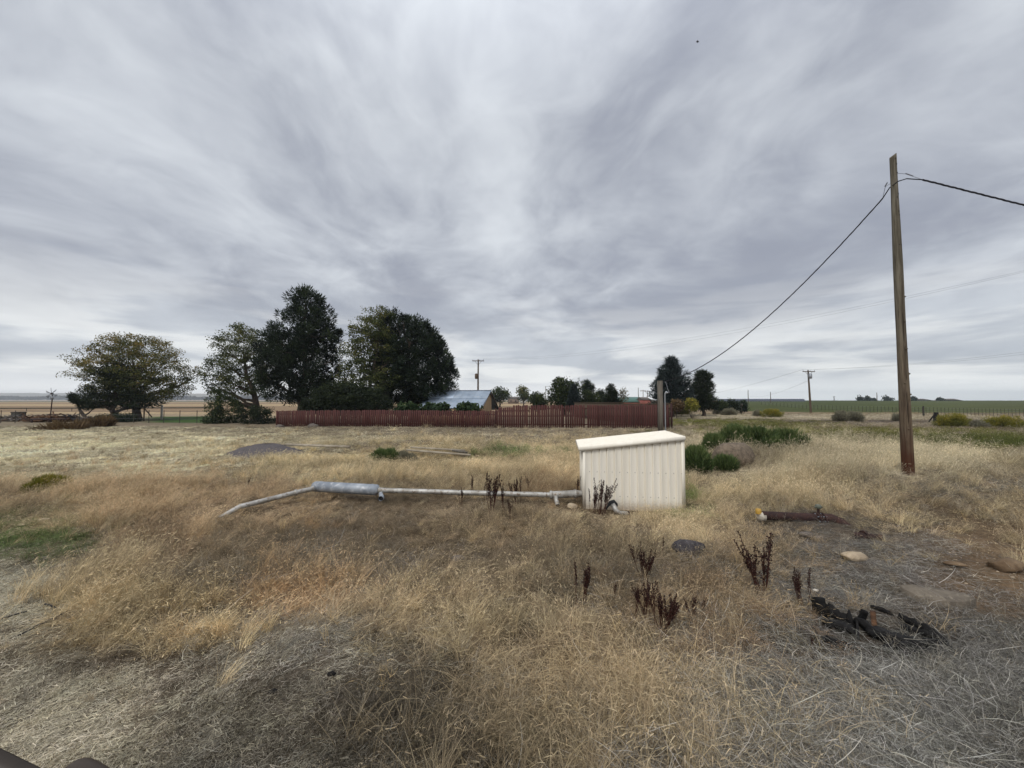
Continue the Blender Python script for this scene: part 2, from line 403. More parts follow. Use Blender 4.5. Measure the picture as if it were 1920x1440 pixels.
# ------------------------------------------------------------------ plan of the plot: what grows where
# bearing, depression, half widths (all in pixels of the photograph), weight, kind, colour (sRGB), height scale
PLAN = [
 # foreground left
 (250, 1330, 330, 130, 8.0, 'mat', (182, 168, 138), 0.6),
 (520, 1400, 180, 70, 3.0, 'mat', (140, 130, 112), 1.0),
 (60, 1110, 110, 60, 7.0, 'mat', (188, 176, 146), 0.8),
 (560, 1235, 95, 50, 10.0, 'mat', (172, 160, 140), 0.8),
 (320, 1245, 130, 30, 7.0, 'dark', (104, 84, 60), 0.8),
 (200, 1105, 60, 34, 7.0, 'straw', (204, 174, 118), 1.1),
 (230, 1165, 90, 34, 9.0, 'straw', (210, 178, 116), 1.1),
 (375, 1175, 50, 30, 10.0, 'straw', (212, 178, 112), 1.1),
 (130, 1200, 60, 18, 3.0, 'straw', (190, 158, 100), 0.6),
 (250, 1050, 120, 40, 2.0, 'seedy', (128, 108, 78), 1.0),
 (50, 1010, 60, 18, 9.0, 'green', (80, 98, 52), 0.8),
 (60, 980, 80, 18, 2.0, 'green', (96, 104, 64), 0.7),
 (70, 1050, 110, 18, 3.0, 'mat', (120, 104, 80), 1.2),
 (20, 960, 100, 24, 2.0, 'seedy', (140, 122, 84), 1.0),
 (300, 950, 160, 40, 4.0, 'straw', (192, 156, 104), 0.9),
 (160, 960, 120, 30, 3.0, 'straw', (184, 158, 108), 0.8),
 (420, 1010, 90, 50, 2.5, 'seedy', (158, 132, 88), 1.1),
 (290, 1010, 70, 30, 2.0, 'straw', (182, 142, 88), 0.9),
 # mid left pale stubble
 (200, 850, 340, 26, 12.0, 'stub', (212, 196, 152), 0.4),
 (60, 880, 260, 16, 6.0, 'stub', (202, 184, 140), 0.45),
 (350, 895, 220, 12, 2.5, 'seedy', (160, 140, 100), 0.7),
 (330, 862, 90, 6, 4.0, 'mat', (124, 112, 98), 0.7),
 (100, 822, 300, 12, 6.0, 'stub', (206, 190, 146), 0.4),
 (520, 822, 120, 8, 4.0, 'stub', (200, 182, 136), 0.5),
 (530, 836, 60, 6, 4.0, 'mat', (112, 100, 90), 1.0),
 (640, 838, 60, 6, 3.0, 'mat', (118, 106, 92), 1.0),
 # dirt in front of the fence
 (800, 815, 330, 10, 8.0, 'stub', (146, 128, 98), 0.4),
 (980, 829, 90, 8, 9.0, 'mat', (102, 92, 78), 0.8),
 (620, 815, 120, 8, 3.0, 'stub', (160, 142, 104), 0.5),
 (400, 800, 420, 7, 6.0, 'mat', (110, 96, 76), 0.6),
 # middle golden sweep
 (640, 868, 110, 16, 6.0, 'straw', (206, 180, 124), 0.9),
 (820, 850, 160, 14, 5.0, 'straw', (202, 176, 120), 0.8),
 (960, 875, 150, 22, 7.0, 'straw', (200, 172, 118), 0.9),
 (760, 880, 110, 16, 5.0, 'straw', (192, 164, 108), 0.9),
 (1060, 860, 60, 20, 5.0, 'straw', (200, 172, 118), 0.9),
 (560, 880, 120, 14, 3.0, 'seedy', (158, 134, 94), 0.8),
 (480, 850, 90, 10, 3.0, 'straw', (190, 166, 112), 0.8),
 (970, 850, 46, 5, 16.0, 'green', (88, 112, 62), 1.1),
 (840, 905, 90, 12, 3.0, 'seedy', (150, 124, 84), 0.7),
 (1040, 915, 40, 20, 3.0, 'straw', (170, 132, 80), 0.9),
 # centre brown weeds
 (700, 1000, 260, 50, 4.0, 'seedy', (138, 114, 80), 0.8),
 (640, 1010, 130, 36, 2.0, 'seedy', (118, 100, 72), 0.8),
 (584, 990, 14, 9, 4.0, 'straw', (186, 140, 74), 0.6),
 (920, 1010, 80, 18, 4.0, 'straw', (188, 156, 100), 0.6),
 (900, 1060, 300, 60, 3.5, 'seedy', (142, 120, 86), 1.0),
 (870, 1030, 60, 24, 3.0, 'seedy', (106, 88, 66), 1.0),
 (1020, 1130, 160, 40, 3.0, 'seedy', (150, 122, 80), 1.1),
 (690, 1100, 120, 50, 2.0, 'tangle', (132, 122, 110), 0.9),
 (420, 1110, 120, 50, 3.0, 'seedy', (146, 122, 84), 1.2),
 (560, 1125, 55, 26, 9.0, 'straw', (202, 158, 96), 1.1),
 (480, 1060, 120, 40, 2.5, 'seedy', (128, 112, 84), 1.0),
 (740, 1150, 80, 34, 6.0, 'straw', (198, 166, 110), 1.1),
 (880, 1165, 110, 42, 5.0, 'straw', (196, 168, 114), 1.0),
 (440, 1160, 70, 50, 3.0, 'tangle', (128, 120, 106), 1.1),
 (720, 1200, 100, 25, 2.0, 'tangle', (150, 140, 118), 1.0),
 (1100, 960, 90, 16, 3.0, 'seedy', (140, 114, 76), 0.8),
 (1180, 1010, 120, 36, 3.5, 'straw', (178, 152, 104), 0.8),
 (1060, 1010, 110, 30, 3.0, 'seedy', (146, 124, 88), 0.9),
 (1200, 1060, 140, 40, 3.0, 'tangle', (118, 106, 88), 1.0),
 (1280, 1090, 130, 40, 3.0, 'seedy', (124, 98, 66), 1.1),
 (1300, 980, 60, 26, 6.0, 'straw', (198, 170, 116), 1.0),
 (1390, 1000, 60, 30, 5.0, 'straw', (184, 154, 100), 0.9),
 (1400, 1090, 70, 50, 4.0, 'straw', (164, 132, 82), 1.0),
 (1240, 960, 30, 10, 6.0, 'straw', (190, 162, 104), 0.7),
 (1290, 945, 14, 12, 14.0, 'green', (112, 130, 66), 1.2),
 (1285, 962, 26, 9, 10.0, 'green', (92, 112, 58), 0.9),
 # foreground centre
 (720, 1330, 230, 80, 10.0, 'dark', (104, 90, 70), 1.0),
 (880, 1290, 140, 50, 4.0, 'dark', (104, 90, 68), 1.1),
 (600, 1380, 120, 60, 3.0, 'mat', (134, 122, 104), 1.0),
 (1010, 1270, 110, 60, 4.0, 'arch', (186, 154, 100), 0.9),
 (1180, 1330, 190, 90, 5.0, 'arch', (176, 148, 98), 1.0),
 (1050, 1380, 180, 60, 4.0, 'straw', (164, 138, 94), 0.9),
 (1250, 1240, 160, 50, 3.0, 'seedy', (142, 112, 72), 1.1),
 (1130, 1200, 120, 30, 2.0, 'seedy', (136, 112, 76), 1.1),
 (1420, 1200, 90, 50, 4.0, 'seedy', (138, 106, 66), 1.2),
 (900, 1420, 100, 30, 3.0, 'dark', (110, 94, 70), 1.1),
 # grey litter lower right
 (1700, 1330, 260, 120, 10.0, 'tangle', (142, 136, 126), 1.1),
 (1420, 1320, 80, 70, 7.0, 'tangle', (138, 132, 122), 1.0),
 (1560, 1260, 110, 40, 8.0, 'tangle', (134, 128, 118), 1.0),
 (1600, 1090, 120, 60, 9.0, 'litter', (136, 130, 122), 1.0),
 (1700, 1060, 110, 40, 6.0, 'litter', (130, 124, 116), 1.0),
 (1560, 1020, 90, 24, 5.0, 'litter', (124, 114, 100), 1.0),
 (1760, 1180, 140, 40, 6.0, 'litter', (118, 110, 98), 1.0),
 (1850, 1240, 120, 60, 4.0, 'tangle', (112, 104, 92), 1.0),
 (1560, 990, 130, 16, 4.0, 'litter', (108, 96, 82), 1.0),
 (1500, 965, 130, 8, 3.0, 'litter', (130, 120, 106), 1.0),
 (1870, 1085, 130, 60, 40.0, 'none', (132, 108, 84), 1.0),
 (1800, 1040, 60, 18, 8.0, 'none', (118, 98, 76), 1.0),
 (1900, 1170, 60, 40, 6.0, 'none', (116, 98, 78), 1.0),
 (1660, 1198, 100, 22, 60.0, 'litter', (62, 56, 50), 0.7),  # under the burnt timber: the pile's dark shadow put into the litter colour
 (1640, 985, 120, 16, 6.0, 'litter', (96, 86, 74), 0.8),
 (1500, 1060, 60, 40, 6.0, 'litter', (116, 108, 98), 1.0),
 (1640, 1130, 130, 50, 10.0, 'litter', (120, 114, 104), 0.9),
 # right mound
 (1420, 930, 130, 22, 6.0, 'straw', (188, 164, 114), 0.7),
 (1500, 900, 130, 24, 5.0, 'straw', (190, 168, 122), 0.8),
 (1560, 930, 110, 24, 4.0, 'straw', (176, 148, 98), 0.8),
 (1560, 860, 120, 20, 7.0, 'straw', (190, 170, 126), 1.2),
 (1720, 860, 60, 16, 6.0, 'straw', (194, 174, 128), 1.1),
 (1640, 900, 80, 26, 4.0, 'tangle', (136, 124, 104), 0.8),
 (1820, 920, 120, 18, 5.0, 'litter', (142, 132, 114), 1.2),
 (1820, 975, 120, 30, 6.0, 'straw', (176, 150, 98), 0.8),
 (1700, 960, 90, 30, 4.0, 'litter', (132, 116, 92), 1.1),
 (1860, 870, 110, 14, 6.0, 'seedy', (148, 128, 86), 0.8),
 (1380, 880, 50, 20, 6.0, 'litter', (146, 126, 104), 0.8),
 (1340, 920, 50, 16, 4.0, 'seedy', (146, 126, 94), 0.7),
 (1290, 835, 30, 16, 5.0, 'straw', (184, 164, 124), 0.6),
 # right middle strips
 (1300, 805, 90, 4, 6.0, 'mat', (150, 134, 106), 0.6),
 (1330, 793, 90, 3.0, 16.0, 'green', (104, 104, 44), 0.8),
 (1440, 798, 60, 3.0, 16.0, 'green', (92, 94, 40), 0.9),
 (1600, 810, 130, 3.0, 18.0, 'green', (104, 104, 42), 0.9),
 (1720, 822, 120, 3.4, 22.0, 'green', (84, 88, 38), 1.0),
 (1880, 834, 110, 4.2, 22.0, 'green', (82, 88, 38), 1.0),
 (1480, 806, 100, 6, 4.0, 'seedy', (164, 142, 94), 1.0),
 (1600, 826, 110, 8, 5.0, 'seedy', (160, 142, 104), 1.0),
 (1760, 844, 140, 8, 5.0, 'seedy', (154, 136, 96), 1.0),
 (1650, 796, 300, 6, 5.0, 'stub', (150, 132, 104), 1.0),
 (1850, 812, 160, 8, 7.0, 'stub', (144, 126, 98), 1.0),
 (1500, 783, 260, 3, 6.0, 'stub', (160, 144, 112), 0.6),
 (1600, 791, 320, 1.8, 30.0, 'mat', (84, 74, 64), 0.4),
 (1560, 799, 260, 1.5, 12.0, 'mat', (116, 100, 78), 0.5),
 (1400, 783, 120, 2.0, 12.0, 'stub', (176, 160, 126), 0.5),
 (1330, 786, 90, 1.6, 14.0, 'mat', (110, 98, 76), 0.5),
 (1700, 806, 200, 2.5, 8.0, 'seedy', (120, 100, 72), 0.8),
]
DEFAULT = (0, 0, 0, 0, 0.35, 'seedy', (146, 124, 86), 0.9)
KINDS = ['straw', 'mat', 'seedy', 'tangle', 'dark', 'arch', 'green', 'litter', 'stub', 'none']
def plan_weights(x, y, z):
    u, v = project(x, y, z)
    # ragged edges
    j = (fbm(x * 1.3, y * 1.3, 5) - 0.5) * 2
    j2 = (fbm(x * 1.3 + 40, y * 1.3, 6) - 0.5) * 2
    Wt = np.zeros((len(x), len(PLAN) + 1))
    for k, p in enumerate(PLAN):
        du = (u - p[0]) / p[2] + j * 0.7; dv = (v - p[1]) / p[3] + j2 * 0.7
        Wt[:, k] = p[4] * np.exp(-0.5 * np.minimum(du * du + dv * dv, 80))
    Wt[:, -1] = DEFAULT[4]
    return u, v, Wt
PCOL = np.array([lin(*p[6]) for p in PLAN] + [lin(*DEFAULT[6])])
PKIND = np.array([KINDS.index(p[5]) for p in PLAN] + [KINDS.index('seedy')])
PH = np.array([p[7] for p in PLAN] + [DEFAULT[7]])

# ------------------------------------------------------------------ ground sheet
def spaced(lo, hi, n, s):
    a, b = math.asinh(lo / s), math.asinh(hi / s)
    return s * np.sinh(np.linspace(a, b, n))
gx = spaced(-7000, 7000, 520, 2.2)
gy = np.concatenate([spaced(-7000, -3, 60, 5.0), 5 + spaced(-7.9, 9000, 540, 5.0)])
gy = np.sort(np.unique(np.round(gy, 3)))
XX, YY = np.meshgrid(gx, gy)
xf, yf = XX.ravel(), YY.ravel()
zf = hgt(xf, yf)
u, v, Wt = plan_weights(xf, yf, zf)
gc = (Wt[:, :, None] * PCOL[None]).sum(1) / Wt.sum(1)[:, None]
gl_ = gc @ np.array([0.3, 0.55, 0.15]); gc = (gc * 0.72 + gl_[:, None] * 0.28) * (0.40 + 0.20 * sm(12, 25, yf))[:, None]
soil = np.array(lin(104, 86, 66))
bare = Wt[:, PKIND == KINDS.index('none')].sum(1) / Wt.sum(1)
mixf = 0.35 + 0.65 * bare
gc = gc * (1 - mixf[:, None]) + soil * mixf[:, None] * (0.75 + 0.5 * bare[:, None])
# far farmland by distance and bearing
far = sm(30, 50, yf)
tan = np.array(lin(166, 144, 112)); brown = np.array(lin(128, 108, 84)); grn = np.array(lin(76, 84, 42)); olv = np.array(lin(90, 84, 56))
fld = np.where((np.floor(yf / 70).astype(int) % 2 == 0)[:, None], tan, brown * 1.1)
fld = np.where(((yf > 420) & (yf < 620))[:, None], np.array(lin(84, 92, 70)), fld)
right = sm(0.30, 0.36, xf / np.maximum(yf, 1))
# beyond the field fence line on the right
def fence_y(x):      # distance of the wire fence at easting x
    return np.interp(x, [-5, 8, 17, 32, 56, 64, 80], [300, 220, 150, 95, 60, 55, 45])
cropc = grn * np.clip(1.25 - np.abs(xf / np.maximum(yf, 1) - 0.86) * 0.9, 0.35, 1)[:, None] + olv * 0.0
cropc = cropc * 0.75 + olv * 0.45 * np.clip(np.abs(xf / np.maximum(yf, 1) - 0.8), 0, 1)[:, None]
iscrop = (sm(0, 3, yf - fence_y(xf)) * sm(0.50, 0.56, xf / np.maximum(yf, 1)))[:, None]
fld = fld * (1 - iscrop) + cropc * iscrop
keepnear = (1 - sm(45, 75, yf))[:, None]
keepright = np.where(xf > 5, (1 - iscrop[:, 0]) * (1 - sm(110, 200, yf)), 0)[:, None]
k = np.maximum(keepnear, keepright)
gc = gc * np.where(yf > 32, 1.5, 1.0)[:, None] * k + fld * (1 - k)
# green lawn behind the wire fence at the left
u0, v0 = project(xf, yf, zf)
lawn = sm(270, 290, u0) * (1 - sm(385, 420, u0)) * sm(37.5, 39.5, yf) * (1 - sm(50, 54, yf))
gc = gc * (1 - lawn[:, None]) + np.array(lin(62, 84, 40)) * lawn[:, None]
gc = gc * (0.85 + 0.3 * fbm(xf * 0.8, yf * 0.8, 31))[:, None]
ny, nx = XX.shape
ii = np.arange(ny * nx).reshape(ny, nx)
quads = np.stack([ii[:-1, :-1], ii[:-1, 1:], ii[1:, 1:], ii[1:, :-1]], -1).reshape(-1, 4)
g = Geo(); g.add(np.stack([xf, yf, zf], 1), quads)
mg = bpy.data.materials.new('ground'); mg.use_nodes = True; t = NT(mg.node_tree)
ac = t.n('ShaderNodeAttribute', attribute_name='gcol')
geo = t.n('ShaderNodeNewGeometry')
pn = geo.outputs['Position']
na = t.noise(pn, 1.1, 6, 0.65); nb_ = t.noise(pn, 14.0, 5, 0.7); nc_ = t.noise(t.mapping(pn, (0.02, 0.12, 0.1)), 1.0, 5, 0.6)
va = t.mapr(na, 0.25, 0.75, 0.72, 1.25); vb = t.mapr(nb_, 0.25, 0.75, 0.6, 1.35); vc = t.mapr(nc_, 0.3, 0.7, 0.85, 1.15)
vv = t.math('MULTIPLY', t.math('MULTIPLY', va, vb), vc)
cc = t.mix(1.0, ac.outputs['Color'], t.n('ShaderNodeCombineXYZ', i_0=vv, i_1=vv, i_2=vv).outputs[0], 'MULTIPLY')
bs = t.n('ShaderNodeBsdfPrincipled', i_Base_Color=cc, i_Roughness=0.95)
bs.inputs['Specular IOR Level'].default_value = 0.1
bp = t.n('ShaderNodeBump', i_Height=t.noise(pn, 22.0, 6, 0.75)); bp.inputs['Strength'].default_value = 0.8; bp.inputs['Distance'].default_value = 0.03
t.put(bs.inputs['Normal'], bp.outputs[0])
t.n('ShaderNodeOutputMaterial', i_0=bs.outputs[0])
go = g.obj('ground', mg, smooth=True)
a_ = go.data.attributes.new('gcol', 'FLOAT_COLOR', 'POINT')
a_.data.foreach_set('color', np.concatenate([np.clip(gc, 0, 1), np.ones((len(gc), 1))], 1).astype(np.float32).ravel())
tag(go, kind='structure')

# ------------------------------------------------------------------ grass prototypes
PROTO = bpy.data.collections.new('grass_prototypes')     # never linked into the scene
def strips(g, base, d0, d1, L, wd, segs=3, sh=None, up0=None):
    """curved tapering blades. base Nx3, d0 start dir, d1 end dir, L length, wd width"""
    n = len(base)
    side = np.cross(d0, RNG.normal(size=(n, 3))); side /= np.linalg.norm(side, axis=1)[:, None] + 1e-9
    P = base.copy(); rows = [P.copy()]
    for k in range(segs):
        f = (k + 0.5) / segs
        d = d0 * (1 - f) + d1 * f; d /= np.linalg.norm(d, axis=1)[:, None] + 1e-9
        P = P + d * (L / segs)[:, None]; rows.append(P.copy())
    V = np.zeros((n, 2 * segs + 1, 3))
    for k in range(segs):
        w_ = wd * (1 - 0.75 * k / segs)
        V[:, 2 * k] = rows[k] - side * w_[:, None] / 2; V[:, 2 * k + 1] = rows[k] + side * w_[:, None] / 2
    V[:, 2 * segs] = rows[segs]
    off = (np.arange(n) * (2 * segs + 1))[:, None]
    q = np.concatenate([[[2 * k, 2 * k + 1, 2 * k + 3, 2 * k + 2]] for k in range(segs - 1)]) if segs > 1 else np.zeros((0, 4), int)
    if sh is None: sh = RNG.uniform(0.6, 1.3, n)
    c = np.repeat(sh, 2 * segs + 1)
    V = V.reshape(-1, 3)
    g.add(V, (np.array([2 * segs - 2, 2 * segs - 1, 2 * segs])[None] + off), c)
    if len(q):
        s0 = g.nv - len(V)
        g.f.append((q[None] + off[:, None]).reshape(-1, 4) + s0); g.mi.append(np.zeros(n * len(q)))
    return rows[-1]
def disc(n, R):
    a = RNG.uniform(0, 2 * PI, n); r = R * np.sqrt(RNG.uniform(0, 1, n))
    return np.stack([r * np.cos(a), r * np.sin(a), np.full(n, -0.02)], 1)
def nrm(a):
    return a / (np.linalg.norm(a, axis=-1, keepdims=True) + 1e-9)
def specks(g, P, size, sh):
    n = len(P)
    a = nrm(RNG.normal(size=(n, 3))) * size[:, None]; b = nrm(RNG.normal(size=(n, 3))) * size[:, None] * 0.6
    V = np.stack([P - a, P + b, P + a], 1).reshape(-1, 3)
    g.add(V, np.arange(3 * n).reshape(n, 3), np.repeat(sh, 3))
def proto(kind, i, wmul=1.0, nmul=1.0):
    g = Geo()
    if kind == 'straw':
        n = int(60 * nmul); b = disc(n, 0.055); L = RNG.uniform(0.14, 0.44, n)
        az = RNG.uniform(0, 2 * PI, n); sp = np.abs(RNG.normal(0.0, 0.38, n)); rad = np.stack([np.cos(az) * sp, np.sin(az) * sp, np.zeros(n)], 1)
        d0 = nrm(rad + [0.12, 0, 1.0] + RNG.normal(0, .05, (n, 3)))
        d1 = nrm(rad * 2.2 + np.stack([RNG.normal(0.55, 0.35, n), RNG.normal(0, 0.35, n), RNG.uniform(0.05, .8, n)], 1))
        tip = strips(g, b, d0, d1, L, RNG.uniform(0.0018, 0.0042, n) * wmul, 3, RNG.uniform(0.45, 1.35, n))
        k = tip[L > 0.37]
        strips(g, k - 0.01, nrm(np.tile([[0.5, 0, 0.5]], (len(k), 1)) + RNG.normal(0, .3, (len(k), 3))), nrm(RNG.normal(0, .5, (len(k), 3)) + [0.6, 0, -0.2]), np.full(len(k), 0.05), np.full(len(k), 0.005) * wmul, 2, np.full(len(k), 1.15))
    elif kind == 'mat':
        n = int(80 * nmul); b = disc(n, 0.16); L = RNG.uniform(0.03, 0.11, n)
        b[:, 2] = RNG.uniform(-0.01, 0.03, n)
        d0 = nrm(np.stack([RNG.normal(0.6, 0.6, n), RNG.normal(0.2, 0.6, n), RNG.uniform(0.1, 0.8, n)], 1))
        d1 = nrm(np.stack([RNG.normal(0.6, 0.8, n), RNG.normal(0.2, 0.8, n), RNG.uniform(-0.6, 0.2, n)], 1))
        strips(g, b, d0, d1, L, RNG.uniform(0.002, 0.0045, n) * wmul, 2, RNG.uniform(0.5, 1.35, n))
    elif kind == 'seedy':
        n = int(18 * nmul); b = disc(n, 0.03); L = RNG.uniform(0.10, 0.24, n)
        az = RNG.uniform(0, 2 * PI, n); sp = np.abs(RNG.normal(0, 0.6, n)); rad = np.stack([np.cos(az) * sp, np.sin(az) * sp, np.zeros(n)], 1)
        d0 = nrm(rad + [0.03, 0, 1]); d1 = nrm(rad * 1.3 + [0, 0, 1] + RNG.normal(0, .25, (n, 3)))
        tip = strips(g, b, d0, d1, L, RNG.uniform(0.0018, 0.003, n) * wmul, 3, RNG.uniform(0.4, 0.95, n))
        br = np.repeat(tip, 4, 0); m = len(br); back = RNG.uniform(0, 0.65, m)[:, None] * np.repeat(L, 4)[:, None] * np.repeat(nrm(d0 + d1), 4, 0)
        tp = strips(g, br - back, nrm(RNG.normal(0, 0.6, (m, 3)) + [0, 0, 0.7]), nrm(RNG.normal(0, 0.6, (m, 3)) + [0, 0, 0.5]), RNG.uniform(0.03, 0.08, m), np.full(m, 0.0018) * wmul, 2, RNG.uniform(0.5, 1.1, m))
        m = int(170 * nmul); pk = tp[RNG.integers(0, len(tp), m)] + RNG.normal(0, 0.012, (m, 3))
        specks(g, pk, RNG.uniform(0.003, 0.008, m) * wmul ** 0.5, RNG.uniform(0.6, 1.7, m))
    elif kind == 'tangle':
        n = int(40 * nmul); b = disc(n, 0.2); b[:, 2] = RNG.uniform(-0.02, 0.08, n); L = RNG.uniform(0.10, 0.34, n)
        d0 = nrm(RNG.normal(0, 1, (n, 3)) * [1, 1, 0.4] + [0, 0, 0.45]); d1 = nrm(RNG.normal(0, 1, (n, 3)) * [1, 1, 0.5] + [0, 0, -0.15])
        strips(g, b, d0, d1, L, RNG.uniform(0.002, 0.005, n) * wmul, 4, np.where(RNG.uniform(0, 1, n) < .25, RNG.uniform(1.2, 1.9, n), RNG.uniform(0.25, 1.0, n)))
        m = n * 2; s_ = b[RNG.integers(0, n, m)] + d0[RNG.integers(0, n, m)] * RNG.uniform(0.02, 0.15, m)[:, None]
        strips(g, s_, nrm(RNG.normal(0, 1, (m, 3)) + [0, 0, .3]), nrm(RNG.normal(0, 1, (m, 3))), RNG.uniform(0.04, 0.12, m), np.full(m, 0.002) * wmul, 2, RNG.uniform(0.3, 1.3, m))
    elif kind == 'litter':
        n = int(46 * nmul); b = disc(n, 0.18); b[:, 2] = RNG.uniform(-0.01, 0.03, n); L = RNG.uniform(0.03, 0.16, n)
        d0 = nrm(RNG.normal(0, 1, (n, 3)) * [1, 1, 0.2] + [0, 0, 0.15]); d1 = nrm(RNG.normal(0, 1, (n, 3)) * [1, 1, 0.2] + [0, 0, -0.1])
        strips(g, b, d0, d1, L, RNG.uniform(0.0018, 0.004, n) * wmul, 3, RNG.uniform(0.3, 1.55, n))
        m = int(20 * nmul); pk = disc(m, .18); pk[:, 2] = RNG.uniform(0.0, 0.02, m); specks(g, pk, RNG.uniform(0.005, 0.016, m), RNG.uniform(0.3, 1.1, m))
    elif kind == 'dark':
        n = int(60 * nmul); b = disc(n, 0.09); L = RNG.uniform(0.06, 0.19, n)
        d0 = nrm(np.stack([b[:, 0] * 3 + RNG.normal(0.08, 0.2, n), b[:, 1] * 3 + RNG.normal(0.05, 0.2, n), np.ones(n)], 1))
        d1 = nrm(np.stack([b[:, 0] * 6 + RNG.normal(0.6, 0.5, n), b[:, 1] * 6 + RNG.normal(0.2, 0.5, n), RNG.uniform(-0.2, 0.9, n)], 1))
        tip = strips(g, b, d0, d1, L, RNG.uniform(0.002, 0.005, n) * wmul, 3, RNG.uniform(0.3, 1.1, n))
        k = tip[::6]; m = len(k)
        strips(g, k, nrm(RNG.normal(0, .4, (m, 3)) + [0.5, 0, 0.5]), nrm(RNG.normal(0, .4, (m, 3)) + [0.7, 0, -0.3]), np.full(m, 0.035), np.full(m, 0.005) * wmul, 2, RNG.uniform(0.8, 1.2, m))
    elif kind == 'twig':
        n = 5; b = disc(n, 0.03); L = RNG.uniform(0.2, 0.42, n)
        d0 = nrm(RNG.normal(0, 0.3, (n, 3)) + [0, 0, 1]); d1 = nrm(d0 + RNG.normal(0, 0.45, (n, 3)))
        tip = strips(g, b, d0, d1, L, np.full(n, 0.0035) * wmul, 4, RNG.uniform(0.7, 1.1, n))
        br = np.repeat(tip, 5, 0); m = len(br); back = RNG.uniform(0.1, 0.7, m)[:, None] * np.repeat(L, 5)[:, None] * np.repeat(nrm(d0 + d1), 5, 0)
        strips(g, br - back, nrm(RNG.normal(0, 0.6, (m, 3)) + [0, 0, 0.6]), nrm(RNG.normal(0, 0.6, (m, 3)) + [0, 0, 0.4]), RNG.uniform(0.06, 0.16, m), np.full(m, 0.0028) * wmul, 3, RNG.uniform(0.7, 1.3, m))
    elif kind == 'arch':
        n = int(16 * nmul); b = disc(n, 0.14); L = RNG.uniform(0.3, 0.62, n)
        d0 = nrm(np.stack([RNG.normal(0.05, 0.28, n), RNG.normal(0, 0.28, n), np.ones(n)], 1))
        d1 = nrm(np.stack([RNG.normal(0.7, 0.8, n), RNG.normal(0, 0.8, n), RNG.uniform(-0.5, 0.3, n)], 1))
        tip = strips(g, b, d0, d1, L, RNG.uniform(0.0025, 0.004, n) * wmul, 5, RNG.uniform(0.7, 1.35, n))
        k = tip[L > 0.54]; m = len(k); dd = d1[L > 0.54]
        strips(g, k, dd, nrm(dd + [0, 0, -0.8]), np.full(m, 0.06), np.full(m, 0.005) * wmul, 3, np.full(m, 1.05))
        n = int(30 * nmul); b = disc(n, 0.14); L = RNG.uniform(0.12, 0.3, n)
        d0 = nrm(RNG.normal(0, 0.25, (n, 3)) + [0.1, 0, 1]); d1 = nrm(RNG.normal(0, 0.6, (n, 3)) + [0.3, 0, 0.5])
        strips(g, b, d0, d1, L, RNG.uniform(0.002, 0.004, n) * wmul, 3, RNG.uniform(0.5, 1.0, n))
    elif kind == 'green':
        n = int(50 * nmul); b = disc(n, 0.13); L = RNG.uniform(0.08, 0.26, n)
        d0 = nrm(RNG.normal(0, 0.35, (n, 3)) + [0, 0, 1]); d1 = nrm(RNG.normal(0, 0.7, (n, 3)) + [0.2, 0, 0.5])
        strips(g, b, d0, d1, L, RNG.uniform(0.004, 0.009, n) * wmul, 3, RNG.uniform(0.5, 1.4, n))
        m = int(60 * nmul); pk = disc(m, 0.14); pk[:, 2] = RNG.uniform(0.02, 0.2, m)
        specks(g, pk, RNG.uniform(0.008, 0.018, m) * wmul ** 0.5, RNG.uniform(0.6, 1.4, m))
    elif kind == 'stub':
        n = int(60 * nmul); b = disc(n, 0.24); L = RNG.uniform(0.05, 0.2, n)
        d0 = nrm(RNG.normal(0, 0.35, (n, 3)) + [0.2, 0, 0.8]); d1 = nrm(RNG.normal(0, 0.7, (n, 3)) + [0.6, 0, 0.1])
        strips(g, b, d0, d1, L, RNG.uniform(0.004, 0.008, n) * wmul, 2, RNG.uniform(0.7, 1.3, n))
    o = bpy.data.objects.new('p%02d%d' % (len(PROTO.objects), i), g.mesh('proto', M['grass']))
    PROTO.objects.link(o)
NVAR = 4
COLS = {}
for kd in KINDS[:-1] + ['twig']:
    for lod, (wm, nm) in enumerate(((1.0, 1.0), (2.2, 0.8))):
        PROTO = bpy.data.collections.new('grass_prototypes_%s_%d' % (kd, lod))
        for i in range(NVAR): proto(kd, i, wm, nm)
        COLS[kd, lod] = PROTO

def gn_tree(coll, nm):
    ng = bpy.data.node_groups.new(nm, 'GeometryNodeTree')
    ng.interface.new_socket('Geometry', in_out='INPUT', socket_type='NodeSocketGeometry')
    ng.interface.new_socket('Geometry', in_out='OUTPUT', socket_type='NodeSocketGeometry')
    N = ng.nodes; Lk = ng.links
    gi = N.new('NodeGroupInput'); go_ = N.new('NodeGroupOutput')
    mp = N.new('GeometryNodeMeshToPoints'); Lk.new(gi.outputs[0], mp.inputs[0])
    ip = N.new('GeometryNodeInstanceOnPoints'); Lk.new(mp.outputs[0], ip.inputs['Points'])
    ci = N.new('GeometryNodeCollectionInfo'); ci.inputs['Collection'].default_value = coll
    ci.inputs['Separate Children'].default_value = True; ci.inputs['Reset Children'].default_value = True
    Lk.new(ci.outputs[0], ip.inputs['Instance']); ip.inputs['Pick Instance'].default_value = True
    def na_(name, typ):
        a = N.new('GeometryNodeInputNamedAttribute'); a.data_type = typ; a.inputs[0].default_value = name
        return a.outputs[0]
    Lk.new(na_('idx', 'INT'), ip.inputs['Instance Index'])
    Lk.new(na_('rot', 'FLOAT_VECTOR'), ip.inputs['Rotation'])
    Lk.new(na_('scl', 'FLOAT_VECTOR'), ip.inputs['Scale'])
    Lk.new(ip.outputs[0], go_.inputs[0])
    return ng
